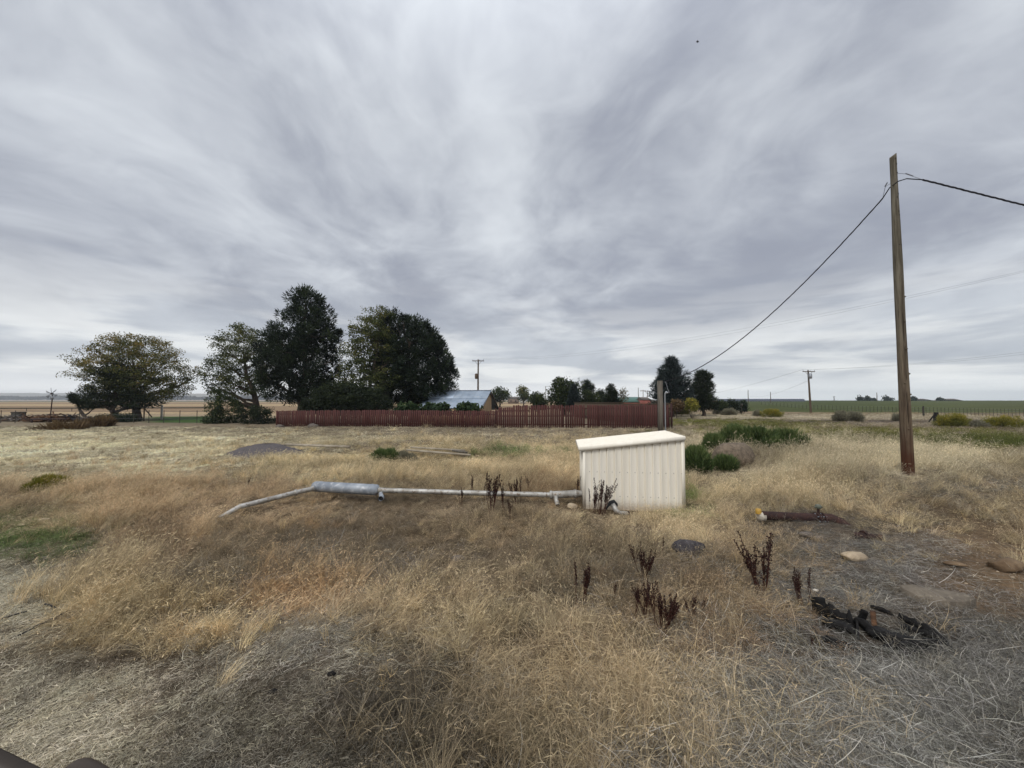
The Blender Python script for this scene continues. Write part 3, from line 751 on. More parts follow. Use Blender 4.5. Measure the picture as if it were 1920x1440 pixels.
def scatter(name, coll, P, rot, scl, tint, label, cat):
    n = len(P)
    me = bpy.data.meshes.new(name); me.vertices.add(n); me.vertices.foreach_set('co', P.astype(np.float32).ravel())
    for nm, ty, key, d in (('idx', 'INT', 'value', RNG.integers(0, NVAR, n).astype(np.int32)), ('rot', 'FLOAT_VECTOR', 'vector', rot.astype(np.float32).ravel()),
                      ('scl', 'FLOAT_VECTOR', 'vector', scl.astype(np.float32).ravel()), ('tint', 'FLOAT_COLOR', 'color', np.concatenate([tint, np.ones((n, 1))], 1).astype(np.float32).ravel())):
        a = me.attributes.new(nm, ty, 'POINT'); a.data.foreach_set(key, d)
    o = bpy.data.objects.new(name, me); COL.objects.link(o)
    md = o.modifiers.new('scatter', 'NODES'); md.node_group = gn_tree(coll, name)
    return tag(o, label, cat, kind='stuff')

NAMES = {
 'twig': ('dead_stems', 'tall pale broken weed stems standing out of the grass', 'weeds'),
 'straw': ('straw_grass', 'golden dry bunch grass leaning in the wind across the plot', 'grass'),
 'mat': ('matted_grass', 'pale flattened dead grass lying on the ground', 'grass'),
 'seedy': ('seedy_weeds', 'fine brown dry weeds full of seed heads', 'weeds'),
 'tangle': ('dead_tangle', 'grey tangled dead stems heaped over the ground', 'weeds'),
 'dark': ('short_bristly_grass', 'short dark upright grass with bent seed heads in the foreground', 'grass'),
 'arch': ('arching_grass', 'long arching golden grass stems with drooping heads', 'grass'),
 'green': ('green_weeds', 'low green weeds among the dry grass', 'weeds'),
 'litter': ('plant_litter', 'grey plant litter strewn over bare soil', 'litter'),
 'stub': ('stubble', 'pale dry stubble on the open ground', 'stubble'),
}
SHED = (1.30, 3.75, 7.55, 9.75)
KEEP = []      # other clear spots: x, y, radius
def seed_points():
    out = []
    for (y0, y1, rho) in ((0.9, 3.2, 260), (3.2, 6, 170), (6, 10, 90), (10, 15, 55), (15, 22, 26), (22, 33, 13), (33, 62, 7)):
        xm = 1.42 * y1 + 1.2
        n = int((y1 - y0) * 2 * xm * rho)
        x = RNG.uniform(-xm, xm, n); y = RNG.uniform(y0, y1, n)
        k = np.abs(x) < 1.42 * y + 1.2
        if y0 >= 33: k &= (x > 12.5)
        elif y0 >= 22: k &= (y < 29.2 + (12.2 - x) * 0.12) | (x > 12.5)
        out.append(np.stack([x[k], y[k]], 1))
    return np.concatenate(out)

# ------------------------------------------------------------------ trees and shrubs
def rows_interp(rows, d, z):
    zs = np.array([at(960, r[0], d).z for r in rows]); o = np.argsort(zs)
    l = np.array([at(r[1], r[0], d).x for r in rows]); r_ = np.array([at(r[2], r[0], d).x for r in rows])
    return np.interp(z, zs[o], l[o]), np.interp(z, zs[o], r_[o]), zs.min(), zs.max()
def crown_points(rows, d, n, shell=0.45, depth=0.8, ragged=0.16, seed=0):
    rg = np.random.default_rng(seed)
    _, _, z0, z1 = rows_interp(rows, d, 0)
    pts = []
    z = rg.uniform(z0, z1, n * 5)
    l, r, _, _ = rows_interp(rows, d, z)
    wdt = (r - l) / 2; keep = rg.uniform(0, 1, len(z)) < (wdt / wdt.max()) ** 1.15
    z = z[keep][:n]; l = l[keep][:n]; r = r[keep][:n]; m = len(z)
    mL, mR = l / d, r / d; sL, sR = np.sqrt(1 + (mL * depth) ** 2), np.sqrt(1 + (mR * depth) ** 2)
    rx = (mR - mL) * d / (sL + sR) * 0.95; cx = mL * d + rx * sL / 0.95
    a = rg.uniform(0, 2 * PI, m); q = rg.uniform(0, 1, m) ** shell
    lump = 1 + ragged * (2 * vnoise(a * 1.9 + 3, z * 0.9, seed + 5) - 1) + ragged * 0.6 * (2 * vnoise(a * 5 + 3, z * 2.7, seed + 9) - 1)
    q = q * lump
    return np.stack([cx + np.cos(a) * rx * q, d + np.sin(a) * rx * depth * q, z], 1), np.stack([cx, np.full(m, d), z], 1), q
def tri_leaves(g, C, n_per, spread, size, sh, seed, dirs=None, narrow=0.5, up=0.0, quad=False, radial=False):
    rg = np.random.default_rng(seed)
    m = len(C); bd = nrm(rg.normal(size=(m * n_per, 3))); br_ = rg.uniform(0, 1, (m * n_per, 1)) ** 0.42
    cs_ = np.repeat(rg.uniform(0.6, 1.35, (m, 1)), n_per, 0)
    P = np.repeat(C, n_per, 0) + bd * br_ * cs_ * np.asarray(spread) * 1.75
    N = len(P)
    s_ = rg.uniform(0.6, 1.35, N) * size
    a = nrm(rg.normal(size=(N, 3)) + [0, 0, up])
    if radial: a = nrm(bd + a * 0.35 + np.repeat(dirs, n_per, 0) * 0.7)
    elif dirs is not None: a = nrm(a * 0.7 + np.repeat(dirs, n_per, 0))
    b = nrm(np.cross(a, rg.normal(size=(N, 3)))) * (s_ * narrow)[:, None]
    a = a * s_[:, None]
    shd = np.clip(np.repeat(sh, n_per) + rg.normal(0, 0.14, N), 0, 1)
    if quad:
        V = np.stack([P - a * 0.5, P + b * 0.5, P + a * 0.5, P - b * 0.5], 1).reshape(-1, 3)
        g.add(V, np.arange(4 * N).reshape(N, 4), np.repeat(shd, 4))
    else:
        V = np.stack([P - b * 0.5, P + b * 0.5, P + a], 1).reshape(-1, 3)
        g.add(V, np.arange(3 * N).reshape(N, 3), np.repeat(shd, 3))
def curve_pts(a, b, lift, n=5, seed=0):
    a = Vector(a); b = Vector(b); rg = random.Random(seed); out = []
    L = (b - a).length
    for i in range(n + 1):
        t_ = i / n; p = a.lerp(b, t_)
        p.z += -lift * L * 4 * t_ * (1 - t_) * 0.5
        if 0 < i < n: p += Vector([rg.uniform(-1, 1) * L * 0.035 for _ in range(3)])
        out.append(p)
    return out
def tree(name, label, cat, rows, d, trunk_px, base_py=None, style='broad', mat='broad', n=200, per=40, leaf=0.16, spread=(0.35, 0.35, 0.25),
         shell=0.5, depth=0.8, ragged=0.16, trunk_r=0.2, mains=9, subs=0, seed=1, group=None, quad=True, topbright=0.25, crown_name='crown', stems=1):
    zg_x = at(trunk_px, 760, d).x
    z0 = gz(zg_x, d)
    root = thing(name, (zg_x, d, z0), label, cat, group)
    off = np.array([zg_x, d, z0])
    P, Cc, q = crown_points(rows, d, n, shell, depth, ragged, seed)
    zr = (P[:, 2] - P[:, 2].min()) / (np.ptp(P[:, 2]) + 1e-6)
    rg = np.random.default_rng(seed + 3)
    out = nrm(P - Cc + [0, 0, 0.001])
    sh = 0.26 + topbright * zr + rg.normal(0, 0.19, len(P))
    g = Geo()
    if style == 'pine':
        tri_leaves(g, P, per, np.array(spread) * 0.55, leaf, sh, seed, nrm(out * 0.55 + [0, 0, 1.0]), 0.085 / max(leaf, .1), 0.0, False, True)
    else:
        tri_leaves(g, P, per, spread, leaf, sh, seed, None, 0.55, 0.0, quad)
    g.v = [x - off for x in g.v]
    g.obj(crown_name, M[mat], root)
    # trunk and limbs
    g = Geo(); _, _, zb, zt = rows_interp(rows, d, 0)
    l, r, _, _ = rows_interp(rows, d, np.array([zb + (zt - zb) * 0.85]))
    top = Vector(((l[0] + r[0]) / 2, d, zb + (zt - zb) * (0.9 if style == 'pine' else 0.6)))
    bpt = Vector((zg_x, d, z0 - 0.15))
    tr = curve_pts(bpt, top, 0.0, 8, seed)
    rad = [trunk_r * (1.25 if i == 0 else 1 - 0.85 * i / 8) for i in range(9)]
    g.tube([p - Vector(off) for p in tr], rad, 8)
    rr = random.Random(seed); paths = [(p, rad[i]) for i, p in enumerate(tr)]
    idx = np.argsort(-np.linalg.norm((P - Cc)[:, :2], axis=1) * rg.uniform(0.4, 1, len(P)))
    fork = z0 + max(0.25 * (zb - z0), 0.12 * (zt - z0)) + 0.3
    for kk in range(mains):
        tg = Vector(P[idx[kk * max(1, len(P) // (mains * 3))]])
        zs = max(fork, min(tg.z - 0.55 * (tg - Vector((tr[4].x, d, tg.z))).length, top.z * 0.9))
        fr = min(0.95, (zs - z0) / (top.z - z0 + 1e-3)); ip = fr * 8; i0 = min(7, int(ip)); st = tr[i0].lerp(tr[i0 + 1], ip - i0)
        cp = curve_pts(st, tg, 0.12 if style != 'pine' else -0.05, 6, seed * 31 + kk); r0 = trunk_r * (0.55 - 0.35 * fr)
        rs = [max(0.012, r0 * (1 - 0.9 * i / 6)) for i in range(7)]
        g.tube([p - Vector(off) for p in cp], rs, 6, cap=False)
        paths += [(p, rs[i]) for i, p in enumerate(cp)]
    if subs:
        A = np.array([list(p) for p, _ in paths]); RA = [r for _, r in paths]
        sel = rg.choice(len(P), min(subs, len(P)), replace=False)
        for kk, i in enumerate(sel):
            dd = np.linalg.norm(A - P[i], axis=1) + 1.6 * np.clip(A[:, 2] - P[i][2], 0, None)
            j = int(np.argmin(dd)); cp = curve_pts(A[j], P[i], 0.1, 3, seed * 77 + kk)
            g.tube([p - Vector(off) for p in cp], [min(RA[j], 0.045), 0.028, 0.018, 0.01], 4, cap=False)
            A = np.concatenate([A, [list(cp[1]), list(cp[2])]]); RA += [0.025, 0.018]
    g.obj('trunk', M['bark'], root, smooth=True)
    return root

PINEG = 'tall pines behind the red fence'
# honey locusts, left
tree('locust_tree', 'broad honey locust with turning yellow top standing left of all the other trees', 'tree',
     [(630, 205, 300), (645, 165, 335), (662, 150, 352), (680, 120, 368), (700, 108, 376), (720, 128, 372), (740, 150, 350), (752, 200, 330)], 43, 258, style='broad', mat='locust_y',
     n=560, per=70, leaf=0.16, spread=(0.40, 0.40, 0.22), shell=0.55, ragged=0.16, trunk_r=0.42, mains=18, subs=460, seed=11, topbright=0.45)
tree('spruce_tree', 'dark layered evergreen in front of the yellowing locust, with a low side branch', 'tree',
     [(682, 190, 238), (705, 178, 260), (725, 170, 268), (742, 136, 282), (755, 140, 318), (764, 160, 300)], 41, 216, style='pine', mat='dark',
     n=230, per=38, leaf=0.32, spread=(0.75, 0.75, 0.16), shell=0.5, ragged=0.35, trunk_r=0.30, mains=12, subs=40, seed=12, topbright=0.2)
tree('juniper_tree', 'small dark evergreen with curling left tip beside the locust at the far left', 'tree',
     [(738, 128, 136), (748, 132, 150), (758, 140, 180), (766, 150, 186)], 41.5, 167, style='pine', mat='dark',
     n=70, per=34, leaf=0.24, spread=(0.35, 0.35, 0.2), shell=0.5, ragged=0.2, trunk_r=0.2, mains=5, seed=13)
tree('locust_tree', 'open honey locust showing its bare forking limbs, left of the tallest pine', 'tree',
     [(608, 428, 480), (625, 408, 505), (645, 398, 520), (665, 385, 525), (690, 378, 525), (715, 370, 522), (738, 380, 515)], 41, 487, style='broad', mat='locust',
     n=340, per=64, leaf=0.16, spread=(0.36, 0.36, 0.2), shell=0.5, ragged=0.2, trunk_r=0.38, mains=20, subs=300, seed=14, topbright=0.3)
tree('pine_tree', 'tallest round topped pine of the group behind the red fence', 'tree',
     [(546, 560, 588), (556, 540, 606), (575, 524, 620), (602, 514, 628), (626, 490, 638), (650, 474, 646), (685, 464, 646), (715, 468, 644), (740, 486, 632), (754, 520, 612)], 39, 562, style='pine', mat='pine',
     n=430, per=120, leaf=0.27, spread=(0.50, 0.50, 0.55), shell=0.55, ragged=0.10, trunk_r=0.42, mains=18, subs=60, seed=15, topbright=0.25, group=None)
tree('ash_tree', 'feathery leaved tree rising between the two big pines', 'tree',
     [(568, 698, 722), (580, 690, 730), (604, 664, 738), (625, 650, 742), (660, 640, 748), (700, 630, 752), (735, 620, 760)], 38, 690, style='broad', mat='locust',
     n=400, per=60, leaf=0.17, spread=(0.36, 0.36, 0.2), shell=0.55, ragged=0.2, trunk_r=0.3, mains=12, subs=260, seed=16, topbright=0.35)
tree('pine_tree', 'broad domed pine with upright tufts just left of the metal roofed shed', 'tree',
     [(587, 728, 742), (594, 716, 772), (606, 704, 806), (625, 700, 828), (650, 696, 840), (675, 694, 850), (700, 694, 862), (725, 696, 858), (744, 700, 846), (758, 706, 800)], 40, 778, style='pine', mat='pine',
     n=620, per=110, leaf=0.26, spread=(0.38, 0.38, 0.66), shell=0.40, ragged=0.08, trunk_r=0.45, mains=14, subs=40, seed=17, topbright=0.2)

def shrub(name, label, cat, rows, d, mat, n=90, per=60, leaf=0.12, spread=0.16, seed=1, group=None, depth=0.8, shell=0.5, ragged=0.15, style='broad', up=0.0, stems=6):
    cx = sum(r[1] + r[2] for r in rows) / 2 / len(rows); x = at(cx, 760, d).x
    z0 = gz(x, d); root = thing(name, (x, d, z0), label, cat, group); off = np.array([x, d, z0])
    P, Cc, q = crown_points(rows, d, n, shell, depth, ragged, seed); rg = np.random.default_rng(seed)
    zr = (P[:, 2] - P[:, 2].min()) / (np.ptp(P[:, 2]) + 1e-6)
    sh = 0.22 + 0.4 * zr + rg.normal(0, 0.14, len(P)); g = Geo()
    if style == 'spiky':
        dirs = nrm(P - np.array([x, d, z0 - 0.1]))
        tri_leaves(g, P, per, (spread,) * 3, leaf, sh, seed, dirs * 0.9 + [0, 0, up], 0.14)
    else:
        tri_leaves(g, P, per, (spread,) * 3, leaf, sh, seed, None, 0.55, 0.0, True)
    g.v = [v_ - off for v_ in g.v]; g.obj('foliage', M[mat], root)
    g = Geo(); rr = random.Random(seed)
    for k in range(stems):
        tg = Vector(P[rr.randrange(len(P))]) - Vector(off)
        g.tube(curve_pts((rr.uniform(-.1, .1), rr.uniform(-.1, .1), -0.05), tg, 0.05, 4, k), [0.02 + 0.004 * tg.length] * 2 + [0.015, 0.012, 0.008], 5, cap=False)
    g.obj('stem', M['bark'], root)
    return root

shrub('bush', 'big dark rounded bush spilling over the top of the red fence', 'bush',
      [(722, 610, 680), (735, 580, 715), (750, 566, 738), (765, 566, 742), (776, 600, 725)], 34.2, 'dark', 700, 60, 0.15, 0.22, 21, depth=0.35, shell=0.4)
shrub('bush', 'tangled dark shrub with olive leaves below the open locust', 'bush',
      [(735, 396, 430), (748, 384, 446), (765, 376, 458), (785, 378, 462), (798, 384, 458)], 38, 'broad', 160, 50, 0.14, 0.22, 22, shell=0.5)
shrub('bush', 'low dark hedge shrub between the open locust trunk and the fence end', 'bush',
      [(764, 440, 510), (775, 440, 516), (790, 444, 518), (797, 450, 516)], 37, 'dark', 150, 50, 0.12, 0.2, 23)
shrub('juniper', 'very low spreading black green juniper under the left trees', 'bush',
      [(778, 185, 255), (784, 172, 266), (792, 178, 268)], 39.5, 'pine', 140, 50, 0.12, 0.2, 24)
shrub('weed_patch', 'rusty brown weeds at the foot of the left trees', 'weeds',
      [(786, 190, 205), (792, 165, 215), (800, 150, 215)], 33, 'rust_weed', 60, 24, 0.45, 0.16, 25, style='spiky', up=0.8, stems=2)
shrub('weed_patch', 'low rusty weeds trailing left over the stubble', 'weeds',
      [(796, 110, 160), (801, 80, 170), (809, 50, 165)], 30, 'rust_weed', 70, 20, 0.42, 0.16, 26, style='spiky', up=0.8, stems=2)
for i, (a, b, lab) in enumerate(((736, 795, 'leafy green vine top showing above the fence left of the metal roof'), (790, 848, 'leafy green vine heaped against the eave of the metal roof'), (852, 902, 'leafy green vine above the fence at the right eave of the metal roof'))):
    shrub('vine', lab, 'vine', [(759, a + 8, b - 8), (765, a, b), (775, a, b)], 33.2, 'vine', 60, 26, 0.28, 0.16, 27 + i, depth=0.5)

# trees behind the fence to the right
tree('cottonwood_tree', 'pair of round crowned trees right behind the metal roofed shed', 'tree', [(728, 928, 945), (736, 920, 955), (748, 920, 956), (752, 930, 950)], 120, 938, n=60, per=40, leaf=0.5, spread=(0.8, 0.8, 0.6), seed=31, trunk_r=0.3, mains=6, mat='broad')
tree('cottonwood_tree', 'grey green tree by the far tan field', 'tree', [(727, 975, 985), (736, 969, 994), (748, 970, 996), (752, 985, 992)], 125, 982, n=50, per=36, leaf=0.5, spread=(0.8, 0.8, 0.6), seed=32, trunk_r=0.25, mains=6, mat='locust')
shrub('bush', 'dark green bush left of the thin lamp pole', 'bush', [(738, 1002, 1014), (745, 994, 1022), (755, 994, 1024), (764, 998, 1022)], 62, 'broad', 90, 50, 0.25, 0.35, 33)
tree('maple_tree', 'full green tree with upright shoots above the red fence', 'tree', [(714, 1040, 1055), (722, 1034, 1085), (740, 1030, 1088), (755, 1032, 1085), (764, 1038, 1080)], 58, 1058, n=190, per=50, leaf=0.3, spread=(0.45, 0.45, 0.5), seed=34, trunk_r=0.25, ragged=0.3, mains=8, mat='broad')
tree('spruce_tree', 'small blue grey spruce against the full green tree', 'tree', [(722, 1074, 1078), (738, 1067, 1084), (755, 1063, 1087), (764, 1062, 1086)], 54, 1075, style='pine', mat='spruce', n=110, per=36, leaf=0.3, spread=(0.35, 0.35, 0.2), seed=35, trunk_r=0.15, mains=5)
tree('pine_tree', 'small pine with a round tuft head above the green bushes', 'tree', [(714, 1098, 1104), (722, 1091, 1112), (732, 1092, 1113), (738, 1098, 1108)], 70, 1103, style='pine', mat='pine', n=60, per=36, leaf=0.45, spread=(0.5, 0.5, 0.3), seed=36, trunk_r=0.15, mains=5)
shrub('bush', 'light green bush beneath the round headed pine', 'bush', [(735, 1088, 1110), (745, 1085, 1122), (760, 1086, 1122)], 60, 'broad', 110, 46, 0.25, 0.35, 37)
shrub('bush', 'grey green bush right of the light green bush', 'bush', [(732, 1120, 1132), (745, 1116, 1140), (760, 1118, 1140)], 66, 'dark', 80, 46, 0.25, 0.35, 38)
tree('spruce_tree', 'small dark cone shaped spruce in the middle distance', 'tree', [(721, 1145, 1147), (732, 1139, 1153), (745, 1134, 1160), (760, 1131, 1164)], 56, 1147, style='pine', mat='dark', n=120, per=40, leaf=0.32, spread=(0.4, 0.4, 0.2), seed=39, trunk_r=0.15, mains=5)
tree('birch_tree', 'thin sparse pale tree beside the cone shaped spruce', 'tree', [(727, 1163, 1172), (738, 1160, 1178), (752, 1160, 1176)], 60, 1169, mat='greybrush', n=30, per=14, leaf=0.25, spread=(0.4, 0.4, 0.3), seed=40, trunk_r=0.1, mains=9, subs=20)
tree('spruce_tree', 'large blue grey spruce behind the grey post at the fence corner', 'tree', [(671, 1256, 1262), (684, 1245, 1272), (700, 1234, 1284), (716, 1222, 1291), (735, 1224, 1295), (755, 1218, 1298), (766, 1222, 1296)], 50, 1260, style='pine', mat='spruce', n=420, per=42, leaf=0.42, spread=(0.5, 0.5, 0.25), seed=41, shell=0.45, ragged=0.25, trunk_r=0.3, mains=14, subs=40)
tree('pine_tree', 'dark green pine just right of the large blue grey spruce', 'tree', [(696, 1308, 1320), (704, 1300, 1334), (722, 1296, 1337), (740, 1294, 1342), (762, 1292, 1346), (768, 1298, 1342)], 52, 1318, style='pine', mat='dark', n=280, per=42, leaf=0.4, spread=(0.4, 0.4, 0.25), seed=42, trunk_r=0.25, mains=10)
shrub('bush', 'rusty orange bush at the foot of the large spruce', 'bush', [(752, 1262, 1275), (760, 1258, 1282), (768, 1258, 1280)], 46, 'rust_weed', 70, 40, 0.18, 0.2, 43)
shrub('bush', 'olive bush between the rusty bush and the dark pine', 'bush', [(750, 1290, 1305), (760, 1284, 1310), (769, 1286, 1308)], 46, 'rabbit', 60, 40, 0.18, 0.2, 44)
for i, (a, b, tp, lab) in enumerate(((1340, 1366, 754, 'olive bush next to the dark pine'), (1362, 1384, 753, 'middle dark bush of the row left of the solar panels'), (1380, 1400, 754, 'last near black bush of the row left of the solar panels'))):
    shrub('bush', lab, 'bush', [(tp, a + 6, b - 6), (tp + 6, a, b), (769, a, b)], 58 + i * 2, ('broad', 'dark', 'pine')[i], 70, 44, 0.22, 0.28, 45 + i)
# brush on the right hand side
for i, (x0, x1, y0, y1, d, mt, lab) in enumerate((
    (1352, 1384, 768, 778, 55, 'greybrush', 'pale grey green brush clump beyond the ditch'),
    (1337, 1350, 768, 776, 58, 'greybrush', 'smallest pale brush clump beyond the ditch'),
    (1258, 1296, 768, 776, 52, 'rabbit', 'yellowish brush at the end of the red fence'),
    (1412, 1426, 771, 781, 52, 'greybrush', 'small grey brush left of the yellow brush row'),
    (1424, 1470, 769, 782, 50, 'rabbit', 'long yellow green brush left of the leaning power pole'),
    (1562, 1592, 773, 792, 40, 'greybrush', 'brownish grey brush right of the leaning power pole'),
    (1584, 1620, 774, 792, 40, 'greybrush', 'silvery grey brush joined to the brownish one'),
    (1674, 1690, 777, 790, 40, 'greybrush', 'small blue grey brush just left of the tall pole'),
    (1748, 1822, 779, 803, 31, 'rabbit', 'flowering yellow brush beside the black post'),
    (1836, 1925, 782, 810, 30, 'rabbit', 'wide flowering yellow brush at the right edge'),
    (1816, 1852, 794, 808, 30, 'greybrush', 'low grey brush between the two yellow ones'))):
    shrub('brush', lab, 'brush', [(y0, x0 + (x1 - x0) * .25, x1 - (x1 - x0) * .25), (y0 * .6 + y1 * .4, x0, x1), (y1, x0, x1)], d, mt, 70 if x1 - x0 < 30 else 170, 60, 0.16, 0.12, 60 + i, style='spiky', up=0.4, stems=4)
# green tumbleweeds near by
TW = [((1322, 1352), 822, 848, 13.6, 'small round green weed left of the dirt mound by the cream shed'),
      ((1346, 1402), 803, 846, 13.9, 'tall feathery green weed on top of the dirt mound'),
      ((1382, 1450), 806, 860, 13.4, 'large dark green weed in the middle of the clump on the mound'),
      ((1432, 1508), 810, 856, 13.6, 'dark green weed at the right end of the clump on the mound'),
      ((1278, 1330), 848, 885, 10.9, 'dark green weed touching the right side of the cream shed'),
      ((1340, 1376), 866, 882, 11.0, 'small flat green weed below the dirt mound')]
for i, ((x0, x1), y0, y1, d, lab) in enumerate(TW):
    shrub('tumbleweed', lab, 'weed', [(y0, x0 + (x1 - x0) * .28, x1 - (x1 - x0) * .25), (y0 * .65 + y1 * .35, x0, x1), (y1, x0 + 3, x1 - 3)], d, 'tumble', 240, 60, 0.15, 0.08, 80 + i, style='spiky', up=0.55, stems=8, ragged=0.4, shell=0.5)
shrub('tumbleweed', 'small bright green weed in the golden grass behind the long pipe', 'weed', [(846, 706, 744), (856, 698, 752), (868, 700, 750)], 13.8, 'tumble', 150, 60, 0.11, 0.06, 90, style='spiky', up=0.5)
shrub('brush', 'grey dead weed right of the small bright green weed', 'brush', [(850, 752, 768), (858, 748, 780), (872, 750, 786)], 13.6, 'greybrush', 90, 50, 0.11, 0.06, 91, style='spiky', up=0.3)
shrub('rabbitbrush', 'round yellow green bush alone in the dry grass at the left edge', 'bush', [(896, 75, 112), (906, 54, 130), (922, 48, 132), (936, 56, 120)], 9.2, 'rabbit', 260, 70, 0.08, 0.045, 92, style='spiky', up=0.5)

# ------------------------------------------------------------------ far trees and wood
def far_wood(name, label, x0, x1, y0, y1, d, mat, seed):
    g = Geo(); rg = np.random.default_rng(seed)
    a, b = at(x0, 750, d).x, at(x1, 750, d).x; top = at(0, y0, d).z; bot = at(0, y1, d).z
    n = int((x1 - x0) * 5); X_ = rg.uniform(a, b, n); hh = (top - bot) * (0.45 + 0.55 * vnoise(X_ / (d * 0.01), X_ * 0, seed))
    Pp = np.stack([X_, d + rg.normal(0, d * 0.01, n), bot + hh * rg.uniform(0, 1, n)], 1)
    tri_leaves(g, Pp, 12, (d * 0.0022, d * 0.0022, d * 0.0007), d * 0.0032, rg.uniform(0, 0.6, n), seed, quad=True)
    return tag(g.obj(name, M[mat]), label, 'trees', kind='stuff')
far_wood('far_woods', 'dark line of distant woods below the hills at the far left', -120, 600, 742, 749, 1500, 'dark', 1)
for i, (x0, x1, y0, lab, mt) in enumerate(((1608, 1618, 743, 'leftmost of three small trees on the green field horizon', 'pine'), (1622, 1632, 744, 'middle of three small trees on the green field horizon', 'pine'), (1633, 1642, 748, 'smallest tree of the three on the green field horizon', 'pine'),
                                    (1653, 1675, 742, 'wide dark tree clump on the horizon just left of the tall pole', 'pine'), (1708, 1718, 744, 'tree behind the long horizon farm building', 'pine'), (1758, 1768, 746, 'small tree between the two horizon farm buildings', 'dark'))):
    tree('horizon_tree', lab, 'tree', [(y0, (x0 + x1) / 2 - 1, (x0 + x1) / 2 + 1), (y0 + 3, x0 + 1, x1 - 1), (752.5, x0, x1)], 330, (x0 + x1) / 2, n=30, per=24, leaf=1.2, spread=(1.0, 1.0, 0.7), seed=100 + i, trunk_r=0.3, mains=2, mat=mt)

# ------------------------------------------------------------------ hills and haze
hillm = mat_simple('hill_scrub', (96, 96, 78), (128, 118, 92), 0.002, 0.95)
hx = np.linspace(-4600, 900, 140); rowsY = [2700, 2850, 3050, 3300]
prof = lambda x, y: (42 + 34 * fbm(x / 600 + 7, np.full_like(x, y / 2000), 41) + 8 * fbm(x / 160, np.full_like(x, 0), 45)) * np.interp(x, [-4600, -3500, -1500, -400, 900], [1.1, 1.0, 0.85, 0.5, 0.1])
HV = []
for yy, f_ in zip(rowsY, (0.0, 0.45, 0.85, 1.0)):
    HV.append(np.stack([hx, np.full_like(hx, yy), prof(hx, yy) * f_ - 3], 1))
S.cycles.volume_bounces = 1
HV = np.concatenate(HV); nn = len(hx)
q_ = np.array([[r_ * nn + k, r_ * nn + k + 1, (r_ + 1) * nn + k + 1, (r_ + 1) * nn + k] for r_ in range(3) for k in range(nn - 1)])
g = Geo(); g.add(HV, q_); tag(g.obj('hills', hillm, smooth=True), kind='structure')
USE_HAZE = True
if USE_HAZE:
    hm = bpy.data.materials.new('haze'); hm.use_nodes = True; t = NT(hm.node_tree)
    pvn = t.n('ShaderNodeVolumePrincipled'); pvn.inputs['Color'].default_value = (0.80, 0.88, 1.0, 1); pvn.inputs['Density'].default_value = 0.00024; pvn.inputs['Anisotropy'].default_value = 0.2
    om = t.n('ShaderNodeOutputMaterial'); t.t.links.new(pvn.outputs[0], om.inputs['Volume'])
    g = Geo(); g.box((0, 1400, 37), (10400, 4400, 86)); tag(g.obj('haze', hm), 'thin pale haze over the far plain', 'haze', kind='stuff')

# ------------------------------------------------------------------ red picket fence
M['redpaint'] = mat_simple('red_paint', (86, 50, 46), (70, 41, 38), 3, 0.75, bump_s=0.3, stretch=(4, 4, 0.5), shade=True, c3=(98, 62, 56))
M['oldwood'] = mat_simple('old_wood', (98, 82, 66), (72, 60, 50), 5, 0.9, bump_s=0.5, stretch=(3, 3, 0.4), shade=True)
FA = Vector((at(519, 797, 33.0).x, 33.0, 0)); FB = Vector((at(1257, 806, 29.5).x, 29.5, 0))
fd = (FB - FA); FL = fd.length; fd.normalize(); fang = math.atan2(fd.y, fd.x)
fence = thing('picket_fence', (FA.x, FA.y, gz(FA.x, FA.y)), 'long dark red picket fence across the plot, lower at its left half', 'fence')
base0 = fence.location.copy()
slat_me = {}
for vi in range(5):
    g = Geo(); hh = [1.0, 0.985, 1.01, 1.0, 0.975][vi]
    wd_ = [0.146, 0.142, 0.15, 0.145, 0.138][vi]
    V = [(-wd_ / 2, -0.01, 0), (wd_ / 2, -0.01, 0), (wd_ / 2, 0.01, 0), (-wd_ / 2, 0.01, 0)]
    V += [(-wd_ / 2, -0.01, hh - 0.02), (wd_ / 2, -0.01, hh - 0.02), (wd_ / 2, 0.01, hh - 0.02), (-wd_ / 2, 0.01, hh - 0.02)]
    V += [(-wd_ / 2 + 0.025, -0.01, hh), (wd_ / 2 - 0.025, -0.01, hh), (wd_ / 2 - 0.025, 0.01, hh), (-wd_ / 2 + 0.025, 0.01, hh)]
    Fq = []
    for b_ in (0, 4): Fq += [[b_ + k, b_ + (k + 1) % 4, b_ + 4 + (k + 1) % 4, b_ + 4 + k] for k in range(4)]
    Fq += [[8, 9, 10, 11], [3, 2, 1, 0]]
    g.add(V, Fq, [1.0, 0.86, 1.12, 0.94, 0.78][vi]); slat_me[vi] = g.mesh('slat', M['redpaint'])
rf = random.Random(4)
pitch = 0.171; ns = int(FL / pitch)
def fence_h(px):
    return 1.36 if px < 933 else (1.62 if px < 962 else 1.80)
zF = lambda p: gz(p.x, p.y)
for i in range(ns + 1):
    p = FA + fd * (i * pitch); px = project(np.array([p.x]), np.array([p.y]), np.array([1.0]))[0][0]
    if rf.random() < 0.008: continue
    h_ = fence_h(px) + rf.uniform(-0.012, 0.012)
    inst('slat', slat_me[rf.choice([0, 0, 1, 2, 3, 3, 4])], fence, (p.x - base0.x, p.y - base0.y + rf.uniform(-.004, .004), zF(p) + 0.02 - base0.z), (0, rf.uniform(-.012, .012), fang), (1, 1, h_))
seg = [(0, 0.5), (0.5, 1.0)]
SEGN = 12
